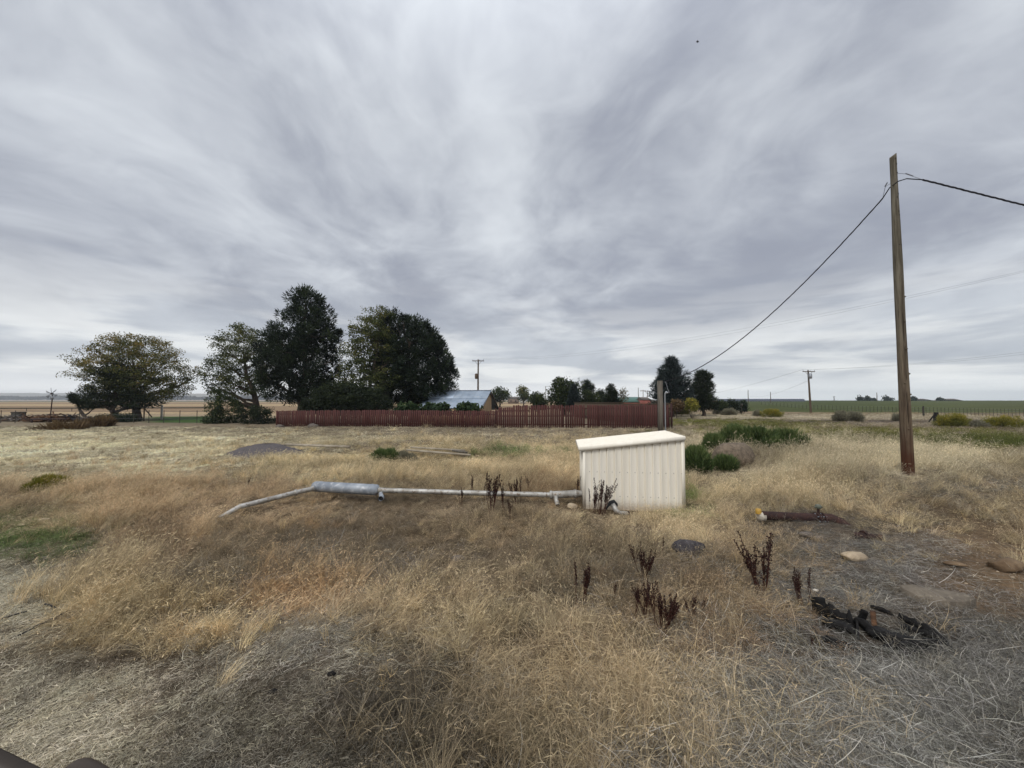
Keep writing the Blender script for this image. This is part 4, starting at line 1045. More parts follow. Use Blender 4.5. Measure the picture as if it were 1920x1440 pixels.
for i in range(SEGN):
    a = FA + fd * (FL * i / SEGN); b = FA + fd * (FL * (i + 1) / SEGN)
    off_ = Vector((-fd.y, fd.x, 0)) * 0.035
    px = project(np.array([(a.x + b.x) / 2]), np.array([a.y]), np.array([1.0]))[0][0]; h_ = fence_h(px)
    for hz_ in ((0.28, h_ - 0.28) if h_ < 1.5 else (0.3, 0.95, h_ - 0.25)):
        g = Geo(); A = a + off_ - base0; B = b + off_ - base0; A.z = zF(a) + hz_ - base0.z; B.z = zF(b) + hz_ - base0.z
        g.bar(A, B, 0.04, 0.09, shade=0.85); g.obj('rail', M['redpaint'], fence)
    g = Geo(); q0 = a + off_ * 2.9 - base0; g.bar((q0.x, q0.y, zF(a) - base0.z - 0.2), (q0.x, q0.y, zF(a) + h_ - 0.06 - base0.z), 0.09, 0.09, up=(0, 1, 0), shade=0.8); g.obj('post', M['redpaint'], fence)
g = Geo(); q0 = FB + Vector((0.10, 0.0, 0)) - base0; g.bar((q0.x, q0.y, zF(FB) - base0.z - 0.2), (q0.x, q0.y, zF(FB) + 1.93 - base0.z), 0.12, 0.12, up=(0, 1, 0), shade=0.45); g.obj('post', M['redpaint'], fence)
# side fence running back from its right corner
SA = Vector((FB.x + 0.02, FB.y + 0.25, 0)); SB = Vector((at(1076, 755, 50).x, 50.0, 0)); sd = SB - SA; SL = sd.length; sd.normalize()
side = thing('board_fence', (SA.x, SA.y, gz(SA.x, SA.y)), 'dark weathered board fence running back from the right end of the red fence', 'fence')
g = Geo(); g.box((0, 0, 0.5), (0.17, 0.02, 1.0)); bme = g.mesh('board', M['oldwood'])
sang = math.atan2(sd.y, sd.x); nbd = int(SL / 0.19)
for i in range(nbd):
    p = SA + sd * (i * 0.19)
    inst('board', bme, side, (p.x - SA.x, p.y - SA.y, gz(p.x, p.y) - side.location.z + 0.03), (0, 0, sang), (1, 1, 1.86 + rf.uniform(-.015, .015)))
g = Geo(); g.bar((0.0, 0, 1.93), (SB.x - SA.x, SB.y - SA.y, 1.93 + gz(SB.x, SB.y) - side.location.z), 0.14, 0.04, shade=1.3); g.obj('top_rail', M['oldwood'], side)
g = Geo(); g.bar((0.06, 0, 1.5), (SB.x - SA.x + .06, SB.y - SA.y, 1.5 + gz(SB.x, SB.y) - side.location.z), 0.04, 0.09, shade=0.8); g.obj('rail', M['oldwood'], side)

# ------------------------------------------------------------------ barn with metal roof
M['tin'] = mat_simple('tin_roof', (128, 142, 158), (150, 162, 176), 1.3, 0.5, 0.15, stretch=(1, 1, 1), shade=True, c3=(150, 156, 162))
M['ply'] = mat_simple('plywood', (176, 150, 118), (150, 124, 94), 2.2, 0.85, bump_s=0.2, stretch=(3, 3, 0.5))
M['timber'] = mat_simple('timber', (80, 66, 52), (56, 46, 38), 4, 0.9, bump_s=0.3)
th = math.radians(10)
bx = at(900, 764, 36).x; bz = gz(bx, 36)
barn = thing('metal_roofed_shed', (bx, 36, bz), 'small farm shed with blue grey sheet metal roof and tan gable behind the fence', 'shed')
dl = Vector((-math.cos(th), math.sin(th), 0)); dd_ = Vector((math.sin(th), math.cos(th), 0))
EAVE = at(0, 764, 36).z - bz; RID = at(0, 732.5, 39.4).z - bz; DEP = 3.5; LEN = 5.9
def bp3(s_, q_, z_): return dl * s_ + dd_ * q_ + Vector((0, 0, z_))
def sheet(s0, s1, q0, z0, q1, z1, shd, ribs=3):
    g = Geo(); n_ = ribs * 2; V = []; 
    for (qq, zz) in ((q0, z0), (q1, z1)):
        for k in range(n_ + 1):
            ss = s0 + (s1 - s0) * k / n_; V.append(list(bp3(ss, qq, zz + (0.03 if k % 2 else 0.0))))
    for (qq, zz) in ((q0, z0), (q1, z1)):
        for k in range(n_ + 1):
            ss = s0 + (s1 - s0) * k / n_; V.append(list(bp3(ss, qq, zz - 0.02 + (0.03 if k % 2 else 0.0))))
    m_ = n_ + 1; Fq = [[k, k + 1, m_ + k + 1, m_ + k] for k in range(n_)] + [[2 * m_ + k, 3 * m_ + k, 3 * m_ + k + 1, 2 * m_ + k + 1] for k in range(n_)]
    Fq += [[k, 2 * m_ + k, 2 * m_ + k + 1, k + 1] for k in range(n_)]
    g.add(V, Fq, shd); return g
NS = 9
for j, (qa, qb) in enumerate(((-0.15, DEP * 0.52), (DEP * 0.50, DEP))):
    for k in range(NS):
        s0 = -0.25 + (LEN + 0.5) * k / NS; s1 = s0 + (LEN + 0.5) / NS - 0.012
        za = EAVE + (RID - EAVE) * qa / DEP + (0.03 if j == 1 else 0); zb_ = EAVE + (RID - EAVE) * qb / DEP + (0.03 if j == 1 else 0)
        shd = rf.uniform(0.9, 1.08)
        if j == 1 and k >= 5: shd = 1.5  # upper left sheets paler than the rest
        o = sheet(s0, s1, qa, za, qb, zb_, shd).obj('roof_sheet', M['tin'], barn)
        if j == 1 and k >= 5: o['label'] = 'paler roof sheet'
for k in range(NS):
    s0 = -0.25 + (LEN + 0.5) * k / NS
    sheet(s0, s0 + (LEN + 0.5) / NS - 0.012, DEP, RID, DEP * 2.25, RID - (RID - EAVE) * 1.25, 0.95).obj('roof_sheet', M['tin'], barn)
g = Geo(); g.bar(bp3(-0.27, DEP, RID + 0.05), bp3(LEN + 0.27, DEP, RID + 0.05), 0.3, 0.03, shade=1.25); g.obj('ridge_cap', M['tin'], barn)
g = Geo()
pts = [bp3(0, 0, 0), bp3(0, DEP * 1.35, 0), bp3(0, DEP * 1.35, RID - (RID - EAVE) * 0.35 - .05), bp3(0, DEP, RID - .05), bp3(0, 0, EAVE - .05)]
V = [list(p) for p in pts] + [list(p + dl * 0.08) for p in pts]
g.add(V, [[0, 1, 2], [0, 2, 3], [0, 3, 4], [5, 7, 6], [5, 8, 7], [5, 9, 8]]); g.add(V, [[k, 5 + k, 5 + (k + 1) % 5, (k + 1) % 5] for k in range(5)])
g.obj('gable_wall', M['ply'], barn)
for (q0_, s0_, nm) in ((0.0, 0, 'wall'), (DEP * 1.35, 0, 'wall')):
    g = Geo(); g.bar(bp3(0.08, q0_, EAVE / 2 - 0.02), bp3(LEN, q0_, EAVE / 2 - 0.02), 0.08, EAVE - 0.1); g.obj('wall', M['ply'], barn)
g = Geo(); g.bar(bp3(LEN, 0.04, EAVE / 2 - .02), bp3(LEN, DEP * 1.35 - .05, EAVE / 2 - .02), 0.08, EAVE - 0.1); g.obj('wall', M['ply'], barn)
for q0_ in (DEP * 2.2,):
    for s_ in (0.1, LEN * 0.5, LEN - 0.1):
        g = Geo(); g.bar(bp3(s_, q0_, -0.1), bp3(s_, q0_, RID - (RID - EAVE) * 1.22 - .08), 0.12, 0.12, up=(0, 1, 0)); g.obj('post', M['timber'], barn)
        g = Geo(); g.bar(bp3(s_, q0_ - .1, 0.9), bp3(s_, q0_ - 0.9, 1.75), 0.06, 0.1); g.obj('brace', M['timber'], barn)
for s_ in (-0.2,):
    for (qa, za, qb, zb_) in ((-0.15, EAVE - .10, DEP, RID - .10), (DEP, RID - .10, DEP * 2.25, RID - (RID - EAVE) * 1.25 - .10)):
        g = Geo(); g.bar(bp3(s_, qa, za), bp3(s_, qb, zb_), 0.04, 0.14); g.obj('barge_board', M['timber'], barn)

# ------------------------------------------------------------------ cream pump shed
cm = bpy.data.materials.new('cream_steel'); cm.use_nodes = True; t = NT(cm.node_tree)
tcn = t.n('ShaderNodeTexCoord'); ob = tcn.outputs['Object']
za = t.n('ShaderNodeSeparateXYZ', i_0=ob).outputs[2]
st = t.noise(t.mapping(ob, (9, 9, 0.7)), 1.0, 5, 0.6); sp = t.noise(ob, 28.0, 5, 0.7)
c_ = t.mix(t.mapr(st, 0.3, 0.7), lin4(232, 225, 209), lin4(240, 234, 220))
c_ = t.mix(t.mapr(t.math('ADD', za, t.math('MULTIPLY', sp, -0.28)), -0.16, 0.14, 0.75, 0.0), c_, lin4(150, 128, 100))
c_ = t.mix(t.mapr(t.noise(t.mapping(ob, (3, 3, 0.5), (4, 2, 1)), 2.0, 5, 0.6), 0.58, 0.8, 0, 0.35), c_, lin4(190, 178, 156))
b_ = t.n('ShaderNodeBsdfPrincipled', i_Base_Color=c_, i_Roughness=0.5); b_.inputs['Specular IOR Level'].default_value = 0.35
t.n('ShaderNodeOutputMaterial', i_0=b_.outputs[0]); M['cream'] = cm
M['gap_shade'] = mat_simple('gap_shade', (30, 28, 26), (22, 20, 20), 3, 0.9)
rot = math.radians(7)
o0 = Vector((1.46, 7.90, 0.0)); o0.z = gz(o0.x, o0.y) - 0.03
shed = thing('pump_shed', o0, 'cream ribbed sheet metal box with a sloping lid, standing in the dry grass', 'shed', rz=-rot)
SW, SD = 1.93, 1.36; HL, HR = at(1087, 841, 7.9).z - o0.z, at(1279, 822, 7.68).z - o0.z
prof_p = [(0, 0), (0.003, 0.026), (0.019, 0.026), (0.022, -0.014), (0.040, -0.014), (0.048, 0), (0.152, 0)]
np_ = 13
def hs(x_): return HL + (HR - HL) * x_ / SW
for k in range(np_):
    g = Geo(); x0_ = SW * k / np_; sc = SW / np_ / 0.152; V = []; 
    for (a, b) in prof_p:
        xx = x0_ + a * sc; V.append((xx, b, 0)); V.append((xx, b, hs(xx) - 0.02))
    n_ = len(prof_p); V += [(v_[0], v_[1] + 0.004, v_[2]) for v_ in V]
    Fq = [[2 * i, 2 * i + 2, 2 * i + 3, 2 * i + 1] for i in range(n_ - 1)] + [[2 * n_ + 2 * i, 2 * n_ + 2 * i + 1, 2 * n_ + 2 * i + 3, 2 * n_ + 2 * i + 2] for i in range(n_ - 1)]
    g.add(V, Fq, 1.0); g.obj('wall_panel', M['cream'], shed)
# other walls
for k in range(9):
    g = Geo(); y0_ = 0.06 + (SD - 0.06) * k / 9; y1_ = 0.06 + (SD - 0.06) * (k + 1) / 9 - 0.002
    g.box((0.0, (y0_ + y1_) / 2, HL / 2), (0.012, y1_ - y0_, HL - 0.03)); g.box((-0.012, y0_ + 0.02, HL / 2), (0.014, 0.02, HL - 0.03)); g.obj('wall_panel', M['cream'], shed)
    g = Geo(); g.box((SW + 0.004, (y0_ + y1_) / 2, HR / 2), (0.012, y1_ - y0_, HR - 0.03)); g.box((SW + 0.016, y0_ + 0.02, HR / 2), (0.014, 0.02, HR - 0.03)); g.obj('wall_panel', M['cream'], shed)
g = Geo(); g.add([(0, SD, 0), (SW, SD, 0), (SW, SD, HR - .02), (0, SD, HL - .02), (0, SD + .01, 0), (SW, SD + .01, 0), (SW, SD + .01, HR - .02), (0, SD + .01, HL - .02)], [[0, 3, 2, 1], [4, 5, 6, 7]]); g.obj('back_wall', M['cream'], shed)
g = Geo(); g.box((-0.004, 0.028, HL / 2), (0.02, 0.05, HL - 0.04)); g.obj('gap_shade_strip', M['gap_shade'], shed)  # solid dark strip painting the shade of the gap at the left corner
g = Geo(); g.box((0.006, -0.018, HL / 2 - .01), (0.05, 0.006, HL - 0.04)); g.obj('corner_trim', M['cream'], shed)
g = Geo(); g.box((SW - 0.012, -0.019, HR / 2 - .01), (0.05, 0.006, HR - 0.06)); g.box((SW + 0.024, 0.012, HR / 2 - .01), (0.006, 0.06, HR - 0.06)); g.obj('corner_trim', M['cream'], shed)
# lid
sl_ = math.atan2(HR - HL, SW)
def lid(x_, y_, dz=0): return (x_, y_, HL + (HR - HL) * x_ / SW + dz)
nr = 13; x0_, x1_, ya, yb = -0.09, SW + 0.03, -0.045, SD + 0.10
for k in range(nr):
    a = ya + (yb - ya) * k / nr; b = ya + (yb - ya) * (k + 1) / nr; c = a + (b - a) * 0.28; e = a + (b - a) * 0.08; f_ = a + (b - a) * 0.2
    g = Geo(); V = []
    for xx in (x0_, x1_):
        for (yy, zz) in ((a, 0.03), (e, 0.052), (f_, 0.052), (c, 0.03), (b, 0.03)): V.append(lid(xx, yy, zz))
        for (yy, zz) in ((a, 0.018), (b, 0.018)): V.append(lid(xx, yy, zz))
    Fq = [[i, 7 + i, 8 + i, 1 + i] for i in range(4)] + [[5, 6, 13, 12]]
    g.add(V, Fq, 1.0); g.add(V, [[5, 0, 1], [5, 1, 2], [5, 2, 3], [5, 3, 4], [5, 4, 6], [12, 8, 7], [12, 9, 8], [12, 10, 9], [12, 11, 10], [12, 13, 11]], 1.0); g.obj('roof_sheet', M['cream'], shed)
for (p0, p1, nm) in (((x0_, ya - 0.006), (x1_, ya - 0.006), 1), ((x0_, yb + 0.006), (x1_, yb + 0.006), 1), ((x0_ - 0.006, ya), (x0_ - 0.006, yb), 0), ((x1_ + 0.006, ya), (x1_ + 0.006, yb), 0)):
    g = Geo()
    if nm: g.bar(lid(p0[0], p0[1], 0.002), lid(p1[0], p1[1], 0.002), 0.008, 0.078, shade=1.03)
    else: g.bar(lid(p0[0], p0[1], 0.002), lid(p1[0], p1[1], 0.002), 0.008, 0.070)
    g.obj('fascia', M['cream'], shed)
M['steel'] = mat_simple('screw_steel', (150, 146, 138), (120, 116, 110), 4, 0.5, 0.3)
g = Geo()
for k in range(np_):
    for hz_ in (0.30, 0.78):
        x_ = SW * (k + 0.5 + .28) / np_; g.box((x_, -0.003, hz_), (0.012, 0.008, 0.012))
tag(g.obj('screws', M['steel'], shed), kind='stuff')
KEEP.append((2.4, 8.6, 0.2))

# ------------------------------------------------------------------ the tall wooden pole and its wires
pm = bpy.data.materials.new('pole_wood'); pm.use_nodes = True; t = NT(pm.node_tree)
tcn = t.n('ShaderNodeTexCoord'); ob = tcn.outputs['Object']
f1 = t.noise(t.mapping(ob, (14, 14, 0.9)), 1.0, 7, 0.65, 0.4); f2 = t.noise(t.mapping(ob, (40, 40, 2.2)), 1.0, 5, 0.7); f3 = t.noise(ob, 1.2, 3, 0.5)
sepz = t.n('ShaderNodeSeparateXYZ', i_0=ob).outputs[2]
c_ = t.mix(t.mapr(f1, 0.34, 0.66), lin4(68, 55, 45), lin4(116, 102, 84))
c_ = t.mix(t.mapr(t.math('ADD', sepz, t.math('MULTIPLY', f3, 2.5)), 2.0, 6.5), c_, t.mix(t.mapr(f1, 0.35, 0.65), lin4(84, 78, 66), lin4(120, 114, 100)))
c_ = t.mix(t.mapr(t.math('SUBTRACT', t.math('MULTIPLY', f3, 1.2), sepz), -0.6, 0.5), c_, lin4(72, 42, 28))
c_ = t.mix(t.mapr(f2, 0.5, 0.72, 0.0, 0.65), c_, lin4(48, 38, 30))
at_ = t.n('ShaderNodeAttribute', attribute_name='shade'); c_ = t.mix(1.0, c_, at_.outputs['Color'], 'MULTIPLY')
b_ = t.n('ShaderNodeBsdfPrincipled', i_Base_Color=c_, i_Roughness=0.85); b_.inputs['Specular IOR Level'].default_value = 0.2
bp = t.n('ShaderNodeBump', i_Height=t.math('ADD', f1, f2)); bp.inputs['Strength'].default_value = 0.7; bp.inputs['Distance'].default_value = 0.012
t.put(b_.inputs['Normal'], bp.outputs[0]); t.n('ShaderNodeOutputMaterial', i_0=b_.outputs[0])
M['pole'] = pm
M['hole'] = mat_simple('dark_hole', (26, 20, 16), (18, 14, 12), 5, 0.95)
pb = at(1703, 893, 8.5); zb0 = gz(pb.x, 8.5); ptop = at(1674, 292, 8.45)
pole = thing('utility_pole', (pb.x, 8.5, zb0), 'tall weathered wooden pole with knots, a long crack and no crossarm', 'utility pole')
PH_ = ptop.z - zb0; leanv = Vector((ptop.x - pb.x, -0.05, 0))
g = Geo(); NA, NR = 40, 110; V = []; sh = []
r0_, r1_ = 8.9 / F * 8.5, 4.9 / F * 8.9
for j in range(NR + 1):
    f_ = j / NR; z_ = -0.25 + (PH_ + 0.25) * f_; cxy = leanv * (z_ / PH_)
    wob = 0.012 * math.sin(z_ * 1.7) ; rr_ = r0_ + (r1_ - r0_) * f_
    for k in range(NA):
        a = 2 * PI * k / NA
        # groove: the drying crack facing the viewer
        ca = -PI / 2 - 0.32 + 0.10 * math.sin(z_ * 0.9) + 0.05 * math.sin(z_ * 3.1)
        da = (a - ca + PI) % (2 * PI) - PI
        gr = 0.0
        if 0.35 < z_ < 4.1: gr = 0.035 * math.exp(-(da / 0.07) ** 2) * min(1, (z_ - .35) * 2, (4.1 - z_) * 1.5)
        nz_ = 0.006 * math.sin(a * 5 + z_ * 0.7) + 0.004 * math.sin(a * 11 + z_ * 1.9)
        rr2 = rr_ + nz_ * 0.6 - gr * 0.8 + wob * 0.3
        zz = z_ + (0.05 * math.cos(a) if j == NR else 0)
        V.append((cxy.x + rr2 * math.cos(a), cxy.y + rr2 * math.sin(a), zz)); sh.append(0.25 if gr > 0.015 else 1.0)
Fq = [[j * NA + k, j * NA + (k + 1) % NA, (j + 1) * NA + (k + 1) % NA, (j + 1) * NA + k] for j in range(NR) for k in range(NA)]
V.append((leanv.x, leanv.y, PH_)); sh.append(1.0)
g.add(V, Fq, sh); g.nv -= 0
g.f.append(np.array([[NR * NA + k, NR * NA + (k + 1) % NA, len(V) - 1] for k in range(NA)])); g.mi.append(np.zeros(NA))
g.obj('trunk', M['pole'], pole, smooth=True)
rk = random.Random(3)
def on_pole(z_, a, out=0.0):
    rr_ = r0_ + (r1_ - r0_) * (z_ + .25) / (PH_ + .25) + out; c = leanv * (z_ / PH_)
    return Vector((c.x + rr_ * math.cos(a), c.y + rr_ * math.sin(a), z_))
for z_, da, kind_ in ((PH_ - .1, -.1, 0), (PH_ - .22, .3, 0), (PH_ - .42, .35, 0), (PH_ - .9, .35, 0), (PH_ - .98, -.2, 0), (PH_ - 1.3, .1, 0), (PH_ - 1.38, .25, 0), (PH_ - 2.05, -.3, 0), (PH_ - 2.06, .3, 0), (PH_ - 2.75, .35, 0),
                      (3.35, 0.0, 1), (2.75, .1, 1), (2.2, .5, 1), (2.0, -.6, 1), (1.0, -.35, 1), (0.95, .75, 1), (3.9, .5, 1), (4.4, -.2, 0), (1.75, .8, 1)):
    a = -PI / 2 + da; p = on_pole(z_, a, -0.004); q = on_pole(z_, a, 0.006 if kind_ == 0 else 0.02)
    g = Geo(); g.tube([p, q], [0.011, 0.011] if kind_ == 0 else [0.022, 0.013], 8)
    g.obj('bolt_hole' if kind_ == 0 else 'knot', M['hole'] if kind_ == 0 else M['pole'], pole)

M['wire'] = mat_simple('black_wire', (44, 44, 48), (34, 34, 38), 3, 0.6)
M['wire2'] = mat_simple('thin_wire', (128, 130, 136), (110, 112, 118), 3, 0.5, 0.4)
def sag_pts(a, b, s_, n=40):
    a = Vector(a); b = Vector(b); out = []
    for i in range(n + 1):
        t_ = i / n; p = a.lerp(b, t_); p.z -= 4 * s_ * t_ * (1 - t_); out.append(p)
    return out
def cable(name, label, a, b, s_, r=0.012, twist=True, n=60, mat='wire', cat='cable', group=None):
    pts = sag_pts(a, b, s_, n * (4 if twist else 1)); root = thing(name, Vector(a), label, cat, group) if twist else None
    if not twist:
        g = Geo(); g.tube([p - Vector(a) for p in pts], r, 5); o = g.obj(name, M[mat], loc=Vector(a)); return tag(o, label, cat, group)
    for s2 in range(3):
        P_ = []
        for i, p in enumerate(pts):
            ph = i * 0.55 + s2 * 2 * PI / 3
            P_.append(p - Vector(a) + Vector((math.cos(ph) * 0.3, 0.3 * math.cos(ph + 1), math.sin(ph))) * r * 0.9)
        g = Geo(); g.tube(P_, r * (0.75 if s2 else 0.55), 5); g.obj('strand', M[mat], root)
    return root
gp = Vector((pb.x, 8.5, zb0))
att1 = gp + on_pole(PH_ - 0.80, -PI / 2 - 0.9, 0.02); att2 = at(1730, 337, 8.15)
postb = at(1238, 760, 19.0); postx = postb.x; postz = gz(postx, 19.0)
postt = at(1236, 714, 19.0)
cable('service_cable', 'sagging black twisted cable from the tall pole down to the grey post', at(1655, 372, 8.75), (postx + 0.12, 18.97, postt.z - 0.06), 0.80, 0.013)
cable('service_cable', 'black twisted cable leaving the tall pole towards the upper right', att2, at(2620, 560, 7.2), 0.0, 0.013)
g = Geo()
jp = [at(1655, 372, 8.75), at(1668, 352, 8.55), at(1684, 340, 8.25), at(1700, 335, 8.15), at(1730, 337, 8.15)]
g.tube([p - jp[0] for p in jp], 0.012, 6); tag(g.obj('jumper_cable', M['wire'], loc=jp[0]), 'short black cable looping round the top of the tall pole', 'cable')
g = Geo(); p0 = gp + on_pole(PH_ - 0.42, -0.5, 0); g.tube([Vector((0, 0, 0)), at(1698, 326, 8.3) - p0, at(1730, 337, 8.15) - p0], 0.005, 5); g.tube([at(1698, 325, 8.3) - p0, at(1712, 330, 8.22) - p0], 0.011, 6)
tag(g.obj('guy_clamp', M['wire2'], loc=p0), 'thin dead end wire and clamp right of the tall pole top', 'wire')
g = Geo(); p0 = gp + on_pole(PH_ - 0.62, PI + 0.5, 0); g.tube([Vector((0, 0, 0)), at(1660, 350, 8.7) - p0, at(1655, 372, 8.75) - p0], 0.005, 5); g.tube([at(1664, 342, 8.65) - p0, at(1659, 350, 8.7) - p0], 0.011, 6)
tag(g.obj('guy_clamp', M['wire2'], loc=p0), 'thin dead end wire and clamp left of the tall pole top', 'wire')

# short grey post with conduit and lamp
M['greywood'] = mat_simple('grey_wood', (112, 106, 96), (82, 76, 68), 6, 0.9, bump_s=0.4, stretch=(3, 3, 0.3), shade=True)
M['conduit'] = mat_simple('conduit', (166, 170, 174), (140, 144, 150), 3, 0.45, 0.5)
gpst = thing('service_post', (postx, 19.0, postz), 'thick grey wooden post with pale conduit behind the cream shed', 'post')
g = Geo(); hp = postt.z - postz; g.box((0, 0, hp / 2 - .1), (0.20, 0.20, hp + .2)); g.obj('post', M['greywood'], gpst)
g = Geo(); cx_ = 0.22; g.tube([(cx_, -.04, -.1), (cx_, -.04, hp - 0.72), (cx_ + .015, -.05, hp - 0.62), (cx_ + .07, -.07, hp - .60)], 0.03, 8); g.obj('conduit', M['conduit'], gpst)
g = Geo(); g.tube([(cx_ - .01, -.04, hp - .66), (cx_ + .06, -.07, hp - .56), (cx_ + .14, -.1, hp - .60)], [0.03, 0.06, 0.035], 8); g.obj('weather_head', M['conduit'], gpst)
g = Geo(); g.tube([(0.12, -.03, hp - .06), (0.26, -.05, hp - .05), (0.32, -.05, hp - .25), (0.36, -.05, hp - .42), (0.44, -.05, hp - .58)], 0.012, 6); g.obj('drop_wire', M['conduit'], gpst)

# distant poles
def power_pole(px, top_py, d, label, arm=1.9, leanx=0.0, xf=None, rz=0.0, r=0.14, group='power poles', armz=None):
    x_ = at(px, 760, d).x; z0_ = gz(x_, d); ht = at(px, top_py, d).z - z0_
    root = thing('power_pole', (x_, d, z0_), label, 'power pole', group)
    g = Geo(); g.tube([(0, 0, -.2), (leanx * ht / 2, 0, ht / 2), (leanx * ht, 0, ht)], [r * 1.2, r, r * .75], 8); g.obj('shaft', M['oldwood'], root)
    g = Geo(); zz = ht - 0.25; g.bar((leanx * ht - arm / 2 * math.cos(rz), -arm / 2 * math.sin(rz) - r, zz), (leanx * ht + arm / 2 * math.cos(rz), arm / 2 * math.sin(rz) - r, zz), 0.1, 0.12); g.obj('crossarm', M['oldwood'], root)
    for s_ in (-0.46, 0.46, 0.12):
        g = Geo(); g.tube([(leanx * ht + arm * s_ * math.cos(rz), arm * s_ * math.sin(rz) - r, zz + .06), (leanx * ht + arm * s_ * math.cos(rz), arm * s_ * math.sin(rz) - r, zz + .24)], [0.05, 0.035], 6); g.obj('insulator', M['conduit'], root)
    g = Geo(); g.bar((leanx * ht - arm * .3, -r, zz), (leanx * ht, -r, zz - 0.7), 0.03, 0.04); g.bar((leanx * ht + arm * .3, -r, zz), (leanx * ht, -r, zz - 0.7), 0.03, 0.04); g.obj('arm_brace', M['oldwood'], root)
    if xf:
        g = Geo(); g.tube([(leanx * ht + xf[0], -r - .1, xf[1]), (leanx * ht + xf[0], -r - .1, xf[1] + 0.06), (leanx * ht + xf[0], -r - .1, xf[1] + 0.8), (leanx * ht + xf[0], -r - .1, xf[1] + .9)], [0.18, 0.26, 0.26, 0.12], 10); g.obj('transformer', M['oldwood'] if xf[2] else M['conduit'], root)
    return root, Vector((x_ + leanx * ht, d, z0_ + ht - 0.1))
pA, tA = power_pole(896, 674, 64, 'power pole with crossarm and dark transformer rising behind the metal roofed shed', arm=1.95, xf=(-0.28, 5.75, 1), leanx=0.004)
pB, tB = power_pole(1520, 694, 64, 'leaning power pole with crossarm in front of the green field', arm=2.0, xf=(0.15, 5.7, 0), leanx=-0.035)
pC, tC = power_pole(2150, 470, 21, 'power pole beyond the right edge of the view', arm=2.2)
for nm, px, ty, d, lab in (('a', 1403, 731, 190, 'thin bare pole left over the solar panels'), ('b', 1445, 735, 190, 'shorter thin pole over the solar panels'), ('c', 1564, 743, 330, 'tiny pole on the horizon right of the solar panels'),
                           ('d', 1023, 724, 110, 'thin lamp pole behind the dark bush'), ('e', 1197, 727, 75, 'short dark pole behind the green roofed house'), ('f', 1644.5, 736, 300, 'thin mast on the horizon left of the tall pole'), ('g', 1206, 731, 160, 'slim distant pole near the green roofed house'), ('h', 1214, 732, 170, 'slim distant pole nearest the large spruce')):
    x_ = at(px, 750, d).x; z0_ = gz(x_, d); ht = at(px, ty, d).z - z0_
    root = thing('thin_pole', (x_, d, z0_), lab, 'pole', 'distant thin poles'); r_ = max(0.06, d * 0.0009)
    g = Geo(); g.tube([(0, 0, -.2), (0, 0, ht)], [r_, r_ * .7], 6); g.obj('shaft', M['oldwood'], root)
    if nm == 'd': g = Geo(); g.tube([(0, 0, ht - .2), (.9, 0, ht), (1.3, 0, ht - .05)], [.05, .05, .22], 6); g.obj('lamp', M['conduit'], root)
    elif nm in 'cgh': g = Geo(); g.bar((-1.2, 0, ht - .4), (1.2, 0, ht - .4), .2, .2); g.obj('crossarm', M['oldwood'], root)
cable('power_line', 'upper overhead line crossing the sky behind the tall pole', tA + Vector((.8, -.1, .2)), tC + Vector((.6, 0, .55)), 1.6, 0.006, False, mat='wire2', cat='wire')
cable('power_line', 'lower overhead line crossing the sky behind the tall pole', tA + Vector((-.8, -.1, .2)), tC + Vector((-1.2, 0, .1)), 1.9, 0.006, False, mat='wire2', cat='wire')
far_r = at(2300, 610, 44)
cable('power_line', 'upper line from the leaning pole to the right', tB + Vector((.9, -.1, .2)), far_r + Vector((0, 0, .5)), 1.0, 0.01, False, mat='wire2', cat='wire')
cable('power_line', 'lower line from the leaning pole to the right', tB + Vector((-.9, -.1, .2)), far_r, 1.1, 0.01, False, mat='wire2', cat='wire')
cable('power_line', 'line running left from the leaning pole into the distance', tB + Vector((-.9, -.1, .2)), at(1250, 738, 260), 3.0, 0.016, False, mat='wire2', cat='wire')
cable('power_line', 'lower wire from the leaning pole to the thin bare pole', tB + Vector((0, -.1, -1.6)), at(1403, 742, 190), 1.4, 0.016, False, mat='wire2', cat='wire')

# ------------------------------------------------------------------ pipes
M['galv'] = mat_simple('galvanised', (158, 164, 170), (124, 130, 138), 3.0, 0.55, 0.25, bump_s=0.15, c3=(182, 184, 186))
M['alum'] = mat_simple('old_aluminium', (186, 184, 178), (142, 138, 130), 5.0, 0.5, 0.3, bump_s=0.15, c3=(110, 92, 76))
M['rust'] = mat_simple('rusty_iron', (64, 44, 40), (46, 34, 33), 7.0, 0.85, 0.1, bump_s=0.4, c3=(80, 56, 46))
M['black'] = mat_simple('black_rubber', (26, 26, 28), (38, 38, 40), 4, 0.6)
def seg_pipe(name, label, pts, r, mat, cat='pipe', n=14, bands=(), extra=None):
    a = Vector(pts[0]); root = thing(name, a, label, cat); P_ = [Vector(p) - a for p in pts]
    g = Geo(); g.tube(P_, r, n, cap=True); g.obj('pipe_body', M[mat], root, smooth=False)
    for f_ in bands:
        i = min(len(P_) - 2, int(f_ * (len(P_) - 1))); q = P_[i].lerp(P_[i + 1], f_ * (len(P_) - 1) - i); d_ = (P_[i + 1] - P_[i]).normalized()
        rr_ = r if not hasattr(r, '__len__') else max(r)
        g = Geo(); g.tube([q - d_ * 0.03, q - d_ * .02, q + d_ * .02, q + d_ * 0.03], [rr_ * 1.02, rr_ * 1.16, rr_ * 1.16, rr_ * 1.02], n); g.obj('band', M[mat], root)
    return root
T0 = at(592, 912, 8.75); T1 = at(706, 918.5, 8.35)
T0.z = max(T0.z, gz(T0.x, T0.y) + .1)
